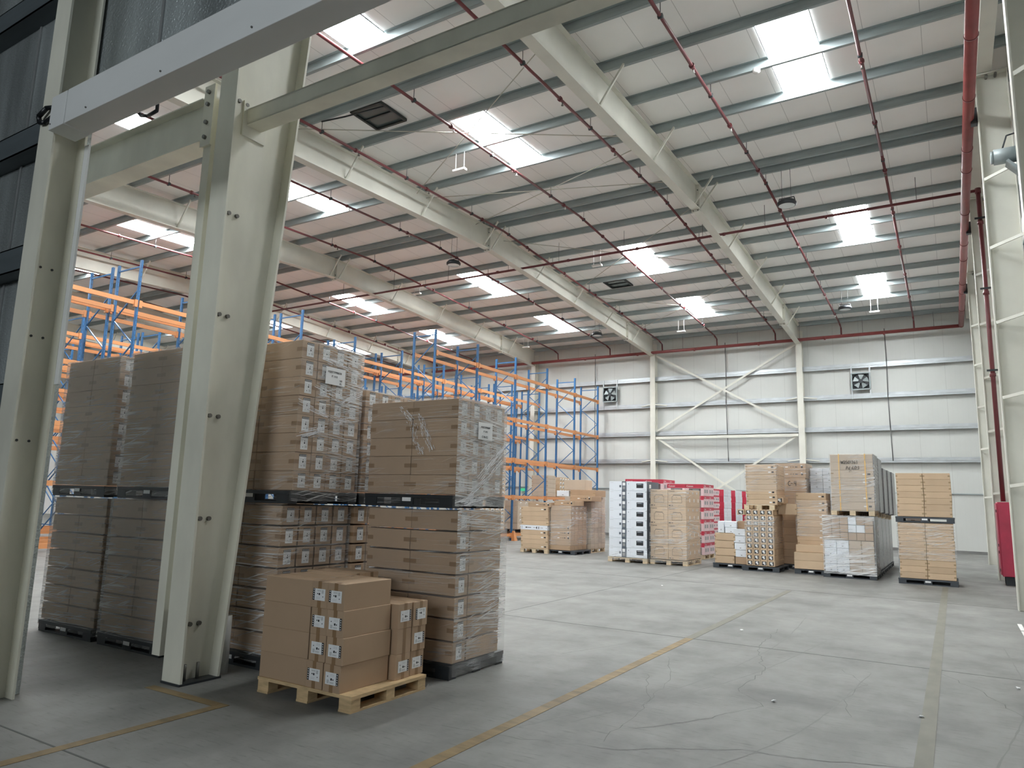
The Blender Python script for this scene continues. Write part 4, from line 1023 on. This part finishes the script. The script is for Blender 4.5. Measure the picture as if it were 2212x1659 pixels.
# T4 printer cartons
pallet('pale', -7.33, 21.65, 0, 'pale wooden pallet under the brown printer cartons', FG, 1.15, 1.35)
tower('printer', 'card_tan', -7.89, -6.78, 20.97, 22.35, .16, 2.21, 4, 2, 1, 'stack of brown printer cartons', 'brown printer cartons', .004, 'tan printer', extra=(('Canon', -.92, .84, .07, 'ink', '-y'),))
wrap(-7.9, -6.77, 20.95, 22.36, .05, 2.23, 'film_far', 'clear stretch wrap around the brown printer cartons')
# T5 red topped and pink cartons
C5 = (('Canon', -.85, .62, .085, 'paper', '-y'), ('Canon', -.8, .72, .07, 'paper', '+x'))
pallet('pale', -9.25, 24.6, 0, 'pale wooden pallet behind the white appliance stack', FG, 1.3, 1.2)
pallet('pale', -7.8, 24.6, 0, 'pale wooden pallet behind the brown printer cartons', FG, 1.3, 1.2)
tower('red', 'box_pink', -9.97, -8.55, 24.0, 25.2, .14, 2.62, 6, 2, 2, 'red stack behind white appliances', 'red topped cartons', .004, 'red and pink', extra=C5)
tower('red', 'box_pink', -8.42, -7.15, 24.0, 25.2, .14, 2.47, 6, 2, 2, 'red stack behind printer cartons', 'red topped cartons', .004, 'red and pink', extra=C5)
for i, y in enumerate((28.0, 29.6, 31.2, 32.8)):
    xr = -8.05 + .06*i
    w = ['first', 'second', 'third', 'last'][i]
    pallet('pale', xr-.6, y+.6, 0, 'pale wooden pallet under the %s stack in the line of pink cartons' % w, FG, 1.2, 1.15)
    tower('pinkred' if i else 'red', 'box_pink' if not i else 'box_white', xr-1.2, xr, y, y+1.15, .14, 2.42, 9, 1, 2, '%s stack of red fronted line' % w, 'red fronted cartons in a line', .008, 'pink' if not i else 'white')
# T6 mixed low pile
pallet('grey', -5.62, 21.85, 0, 'dark plastic pallet under the low mixed pile of brown and white boxes', FG, 1.0, 1.0)
G6 = 'boxes of the low mixed pile'
for k in range(4):
    fbox('longplain', 'card_tan', -6.06+.02*(k % 2), -5.50+.04*(k % 2), 21.35, 22.1, .14+.215*k, .345+.215*k, 'long tan carton, %s from bottom of the low mixed pile' % ORD[k+1], G6, U(-.03, .03))
for k in range(4):
    fbox('whitebox', 'box_white', -5.46-.02*k, -5.12-.02*k, 21.35, 22.0, .34+.2*k, .53+.2*k, 'white box, %s up in the right column of the low mixed pile' % ORD[k+1], G6, U(-.03, .03))
fbox(None, 'card', -5.47, -5.1, 21.35, 22.0, .14, .335, 'brown carton under the white boxes of the low mixed pile', G6)
fbox('whitebox', 'box_white', -5.98, -5.80, 21.4, 21.9, 1.0, 1.33, 'white box standing upright on top of the low mixed pile', G6, .05)
fbox('whitebox', 'box_white', -5.76, -5.42, 21.4, 21.9, 1.0, 1.16, 'white box lying on the low mixed pile, lower of two', G6)
fbox('whitebox', 'box_white', -5.77, -5.42, 21.4, 21.9, 1.165, 1.33, 'white box lying on the low mixed pile, upper of two', G6)
fbox(None, 'card', -5.42, -5.2, 21.5, 21.9, 1.13, 1.35, 'small brown carton on the top right of the low mixed pile', G6)
# T7 pictured small cartons, upper load on a wooden pallet
pallet('grey', -4.71, 21.72, 0, 'dark plastic pallet under small cartons with pictured ends', FG, 1.0, 1.35)
tower('endlabel', 'card_tan', -5.09, -4.32, 21.04, 22.3, .15, 1.70, 10, 4, 3, 'stack of pictured-end cartons', 'small cartons with pictured ends', .008, 'tan')
pallet('pale', -4.7, 21.65, 1.70, 'wooden pallet resting on the pictured-end cartons', FG, .84, 1.2)
tower('long', 'card_tan', -5.05, -4.21, 21.04, 22.2, 1.84, 2.96, 8, 1, 1, 'wrapped upper load above pictured-end cartons', 'long cartons above the pictured ends', .012, 'long tan', kinds={3: None, 4: 'longplain', 5: 'longplain'})
fbox('endlabel', 'card_tan', -5.3, -5.1, 21.0, 21.6, 1.54, 1.69, 'tan pictured carton jutting out at the top of its stack', 'small cartons with pictured ends')
fbox('endlabel', 'card', -4.28, -4.06, 21.15, 21.8, 1.9, 2.05, 'brown pictured carton beside the upper load above its stack', 'small cartons with pictured ends')
fbox('longplain', 'card_tan', -4.3, -3.8, 21.6, 22.3, 1.58, 1.88, 'tan carton poking out behind the pictured-end stack', 'odd cartons on the far piles')
wrap(-5.1, -4.31, 21.03, 22.31, .7, 1.5, 'film_far', 'clear stretch wrap around the middle of the pictured-end cartons', False)
wrap(-5.06, -4.2, 21.03, 22.21, 2.2, 2.97, 'film_far', 'clear stretch wrap around the load above the pictured-end cartons')
# T7b behind
pallet('grey', -4.1, 23.3, 0, 'dark plastic pallet behind the pictured-end cartons', FG, 1.2, 1.2)
tower('longplain', 'card', -4.6, -3.7, 22.65, 23.85, .14, 3.08, 14, 1, 1, 'tall pile behind pictured-end cartons', 'long cartons of the tall rear pile', .012, 'long brown', kinds={12: 'longprint', 13: 'longprint'})
t = thing('marker_writing', 'black marker letters on the tall pile behind the pictured cartons', 'writing', (-4.1, 22.63, 2.2)); BASE[t.name] = Vector((-4.1, 22.63, 2.2))
GL = {'W': [[(0,1),(.2,0),(.45,.8),(.7,0),(.9,1)]], '2': [[(0,.8),(.25,1),(.55,.8),(.5,.55),(0,0),(.65,.02)]], '5': [[(.6,1),(.1,1),(.05,.55),(.4,.6),(.6,.3),(.4,0),(0,.08)]], '0': [[(.3,1),(.02,.6),(.1,.1),(.35,0),(.58,.4),(.5,.9),(.3,1)]], '1': [[(.2,1),(.22,0)]], '3': [[(.05,.95),(.4,1),(.5,.75),(.2,.55),(.55,.35),(.4,.02),(0,.05)]], '6': [[(.5,1),(.1,.6),(.05,.15),(.3,0),(.55,.2),(.4,.45),(.08,.35)]], 'P': [[(0,0),(.08,1)],[(.08,.95),(.5,.9),(.5,.55),(.05,.5)]], 'd': [[(.5,1),(.5,0)],[(.5,.45),(.2,.55),(.02,.2),(.25,0),(.5,.15)]], '/': [[(0,-.25),(.45,1.15)]], 'C': [[(.6,.85),(.35,1),(.05,.6),(.1,.15),(.4,0),(.65,.15)]], '-': [[(0,.5),(.4,.52)]], '4': [[(.1,1),(.02,.5),(.55,.5)],[(.45,1),(.45,0)]], ' ': []}
def scrawl(s, x, y, z, hgt, parent, slant=.0):
    for ch in s:
        m = MB(); 
        for st in GL[ch]:
            P = [(x+hgt*(.8*px_+slant*pz_), y, z+hgt*pz_) for px_, pz_ in st]
            m.path(P, hgt*.055, 6)
        if m.f: m.build('stroke', 'marker', parent)
        x += hgt*(.85 if ch == 'W' else .35 if ch in '1/ ' else .62)
scrawl('C-4', -4.2, 22.63, 2.42, .14, t)
wrap(-4.61, -3.69, 22.64, 23.86, 1.7, 3.09, 'film_far', 'clear stretch wrap around the tall pile behind the pictured cartons')
tower('whitebox', 'box_white', -3.66, -2.95, 23.2, 24.2, .14, 2.96, 14, 2, 1, 'white wrapped pile behind far tan pile', 'white cartons of the wrapped rear pile', .008, 'white')
pallet('grey', -3.3, 23.7, 0, 'dark plastic pallet under the white wrapped rear pile', FG, .75, 1.0)
wrap(-3.68, -2.93, 23.18, 24.22, .3, 2.99, 'film_far', 'bunched stretch wrap around the white rear pile')
# T8
pallet('grey', -3.42, 21.8, 0, 'dark plastic pallet under the tan pile left of the silver wrapped load', FG, .86, 1.15)
fbox(None, 'card_tan', -3.84, -3.07, 21.2, 21.6, .14, .36, 'plain tan carton, lowest at the foot of the far tan pile', 'cartons of the far tan pile')
fbox(None, 'card_tan', -3.84, -3.07, 21.2, 21.6, .362, .58, 'plain tan carton, second up at the foot of the far tan pile', 'cartons of the far tan pile')
fbox(None, 'card_tan', -3.8, -3.05, 21.3, 21.65, .585, .78, 'plain tan carton set back on the foot of the far tan pile', 'cartons of the far tan pile')
tower('long', 'card_tan', -3.82, -3.02, 21.66, 22.5, .14, 2.2, 11, 1, 1, 'far tan pile beside silver wrapped load', 'cartons of the far tan pile', .012, 'long tan')
wrap(-3.83, -3.01, 21.65, 22.51, 1.0, 2.0, 'film_far', 'clear stretch wrap around the middle of the far tan pile', False)
# T9 silver wrapped loads with the strapped load on top
GS = 'silver wrapped loads'
for i in range(5):
    y = 20.87 + 1.22*i; n = ['front', 'second', 'third', 'fourth', 'last'][i]
    pallet('grey', -2.43, y+.58, 0, 'dark plastic pallet under the %s lower load of the silver wrapped line' % n, FG, 1.28, 1.15)
    if i:
        t = thing('wrapped_load', '%s lower load of the silver wrapped line' % n, 'pallet load', (-2.4, y, .14), GS)
        m = MB(); m.box(-3.02, -1.8, y, y+1.15, .14, 1.6-.03*i); m.build('film_cover', 'silver_film', t, bevel=.03)
        t = thing('wrapped_load', '%s upper load of the silver wrapped line, grey cover' % n, 'pallet load', (-2.4, y, 1.6), GS)
        m = MB(); m.box(-2.78, -1.76+.03*i, y, y+1.15, 1.735-.03*i, 3.2-(.0 if i < 2 else .22)); m.build('film_cover', 'silver_film', t, bevel=.03)
        pallet('pale', -2.3, y+.58, 1.6-.03*i, 'wooden pallet between the %s loads of the silver wrapped line' % n, FG, 1.02, 1.1)
x0, x1, y0, y1 = -3.03, -1.8, 20.88, 22.0
GW = 'boxes inside the silver wrapped front load'
cols = 6
for r in range(3):
    for c in range(cols):
        a = x0+.02+(x1-x0-.04)*c/cols; b = a+(x1-x0-.04)/cols-.006
        wht = (r == 2 and c == 3) or (r == 1 and c in (3, 4))
        fbox(None if wht else 'longplain', 'box_white' if wht else 'card', a, b, y0+.01, y1-.01, .98+.2*r, 1.17+.2*r, '%s box, %s row up, %s column, top of silver wrapped front load' % ('white' if wht else 'brown', ORD[r+1], ORD[c+1]), GW)
for r in range(4):
    for c in range(4):
        a = x0+.02+(x1-x0-.04)*c/4; b = a+(x1-x0-.04)/4-.006
        wht = c < 2
        fbox('whitebox' if wht else 'longplain', 'box_white' if wht else 'card_grey', a, b, y0+.01, y1-.01, .15+.205*r, .35+.205*r, '%s box, %s row up, %s column, bottom of silver wrapped front load' % ('white' if wht else 'brown', ORD[r+1], ORD[c+1]), GW)
m = MB(); m.box(x1+.0, x1+.012, y0, y1, .15, 1.6); tag(m.build('film_cover', 'silver_film', at=(x1, y0, .15)), 'silver grey film covering the side of the front silver load', 'wrap')
wrap(x0, x1, y0, y1, .1, 1.61, 'film_shiny', 'shiny bunched stretch wrap around the front silver load', True)
pallet('pale', -2.29, 21.45, 1.62, 'wooden pallet under the strapped load with black handwriting', FG, 1.05, 1.1)
tower('longplain', 'card_grey', -2.79, -1.75, 20.9, 22.0, 1.76, 3.22, 7, 1, 1, 'strapped load with black handwriting', 'cartons of the strapped load', .004, 'greyish brown', kinds={0: 'long', 1: 'long', 2: None, 3: 'long', 4: 'long', 5: None, 6: None})
for x in (-2.57, -1.94):
    m = MB(); m.box(x-.012, x+.012, 20.885, 20.892, 1.74, 3.23); m.box(x-.012, x+.012, 20.885, 22.01, 3.225, 3.23)
    tag(m.build('strap', 'strap', at=(x, 20.89, 1.74)), 'orange packing strap on the handwritten load, %s one' % ('inner' if x < -2.2 else 'outer'), 'strap', 'orange straps')
t = thing('marker_writing', 'black handwritten code W2501363 on the strapped upper load', 'writing', (-2.5, 20.88, 2.9))
scrawl('W2501363', -2.52, 20.885, 2.97, .085, t)
scrawl('Pd 6/23', -2.40, 20.885, 2.82, .085, t, .15); scrawl('21', -2.33, 20.885, 2.755, .06, t)
m = MB(); m.box(-1.75, -1.74, 20.9, 22.0, 1.76, 3.22); tag(m.build('film_cover', 'silver_film', at=(-1.75, 21, 1.76)), 'grey film covering the side of the strapped upper load', 'wrap')
wrap(-2.8, -1.74, 20.9, 22.0, 1.72, 3.23, 'film_far', 'clear stretch wrap around the strapped upper load')
# T10 plain cartons on two black pallets
pallet('grey', -.66, 21.2, 0, 'dark plastic pallet on the floor under the plain cartons at right', FG, 1.28, 1.15)
pallet('grey', -.65, 21.2, 1.5, 'dark plastic pallet between the two tiers of plain cartons at right', FG, 1.28, 1.15)
tower('longplain', 'card_tan', -1.25, -.05, 20.64, 21.75, .14, 1.49, 9, 2, 1, 'lower tier of plain cartons at right', 'plain cartons at right, lower tier', .008, 'tan')
tower('longplain', 'card_tan', -1.23, -.04, 20.66, 21.7, 1.64, 2.72, 7, 2, 1, 'upper tier of plain cartons at right', 'plain cartons at right, upper tier', .012, 'tan')
wrap(-1.26, -.04, 20.63, 21.76, .6, 1.48, 'film_clear', 'loose clear stretch wrap around the lower tier of plain cartons', False)
tower('whitebox', 'box_white', -1.36, -.6, 22.2, 23.2, .14, 1.95, 3, 1, 1, 'white stack behind plain cartons at right', 'tall white boxes behind the plain cartons', .01, 'tall white')
pallet('pale', -.9, 22.7, 0, 'pale wooden pallet behind the plain cartons at right', FG, .9, 1.0)
# loads standing in the nearest rack
pallet('grey', -17.25, 29.0, .33, 'dark pallet in the rack with brown cartons, lowest level', FG, 1.0, 1.1)
tower('sidelabel', 'card_grey', -17.7, -16.8, 28.0, 30.0, .47, 1.75, 5, 1, 4, 'lowest level of nearest rack', 'brown cartons on the lowest rack level', .004, 'brown')
tower('endwhite', 'card_tan', -17.7, -16.8, 24.9, 26.9, .47, 1.75, 8, 1, 5, 'lowest rack level near guard foot', 'small cartons on the lowest rack level', .004, 'tan white-labelled')
tower('endwhite', 'card_tan', -17.7, -16.8, 24.9, 26.9, 1.98, 3.1, 6, 1, 5, 'second rack level near guard foot', 'small cartons on the second rack level', .004, 'tan white-labelled')
tower('longplain', 'card_grey', -17.7, -16.8, 30.75, 31.6, 1.98, 3.0, 5, 1, 1, 'second level of nearest rack, plain faced', 'brown cartons on the second rack level', .01, 'brown')
tower('endwhite', 'card_tan', -17.7, -16.8, 32.0, 33.1, 1.98, 2.95, 5, 1, 4, 'second level of nearest rack, far bay', 'labelled cartons on the second rack level', .004, 'brown')
# ------------------------------------------------------------------ camera
f_, yw, pt, rl = 1540.464, math.radians(31.69850), math.radians(9.17424), math.radians(1.559096)
Fv = Vector((-math.sin(yw)*math.cos(pt), math.cos(yw)*math.cos(pt), math.sin(pt)))
Rv = Vector((math.cos(yw), math.sin(yw), 0)); Uv = Rv.cross(Fv)
c_, s_ = math.cos(rl), math.sin(rl)
R2 = c_*Rv + s_*Uv; U2 = -s_*Rv + c_*Uv
cd = bpy.data.cameras.new('camera'); cam = bpy.data.objects.new('camera', cd); COL.objects.link(cam)
cd.sensor_fit = 'HORIZONTAL'; cd.sensor_width = 36; cd.lens = f_/2212*36; cd.clip_end = 300; cd.clip_start = .05
M3 = Matrix((R2, U2, -Fv)).transposed()
cam.matrix_world = Matrix.Translation((0, 0, 1.8)) @ M3.to_4x4()
SC.camera = cam
# ------------------------------------------------------------------ light & view
w = bpy.data.worlds.new('world'); SC.world = w; w.use_nodes = True
w.node_tree.nodes['Background'].inputs['Color'].default_value = (.8, .9, 1, 1)
w.node_tree.nodes['Background'].inputs['Strength'].default_value = .3
SC.view_settings.view_transform = 'Standard'; SC.view_settings.look = 'None'; SC.view_settings.gamma = 1
SC.view_settings.use_curve_mapping = False
SC.view_settings.exposure = .18
cy_ = SC.cycles
cy_.max_bounces = 12; cy_.diffuse_bounces = 9; cy_.glossy_bounces = 3; cy_.transparent_max_bounces = 16
cy_.caustics_reflective = False; cy_.caustics_refractive = False
cy_.use_denoising = True
cy_.sample_clamp_indirect = 6
for k, p in PROTO.items():
    if 'used' in p: del p['used']
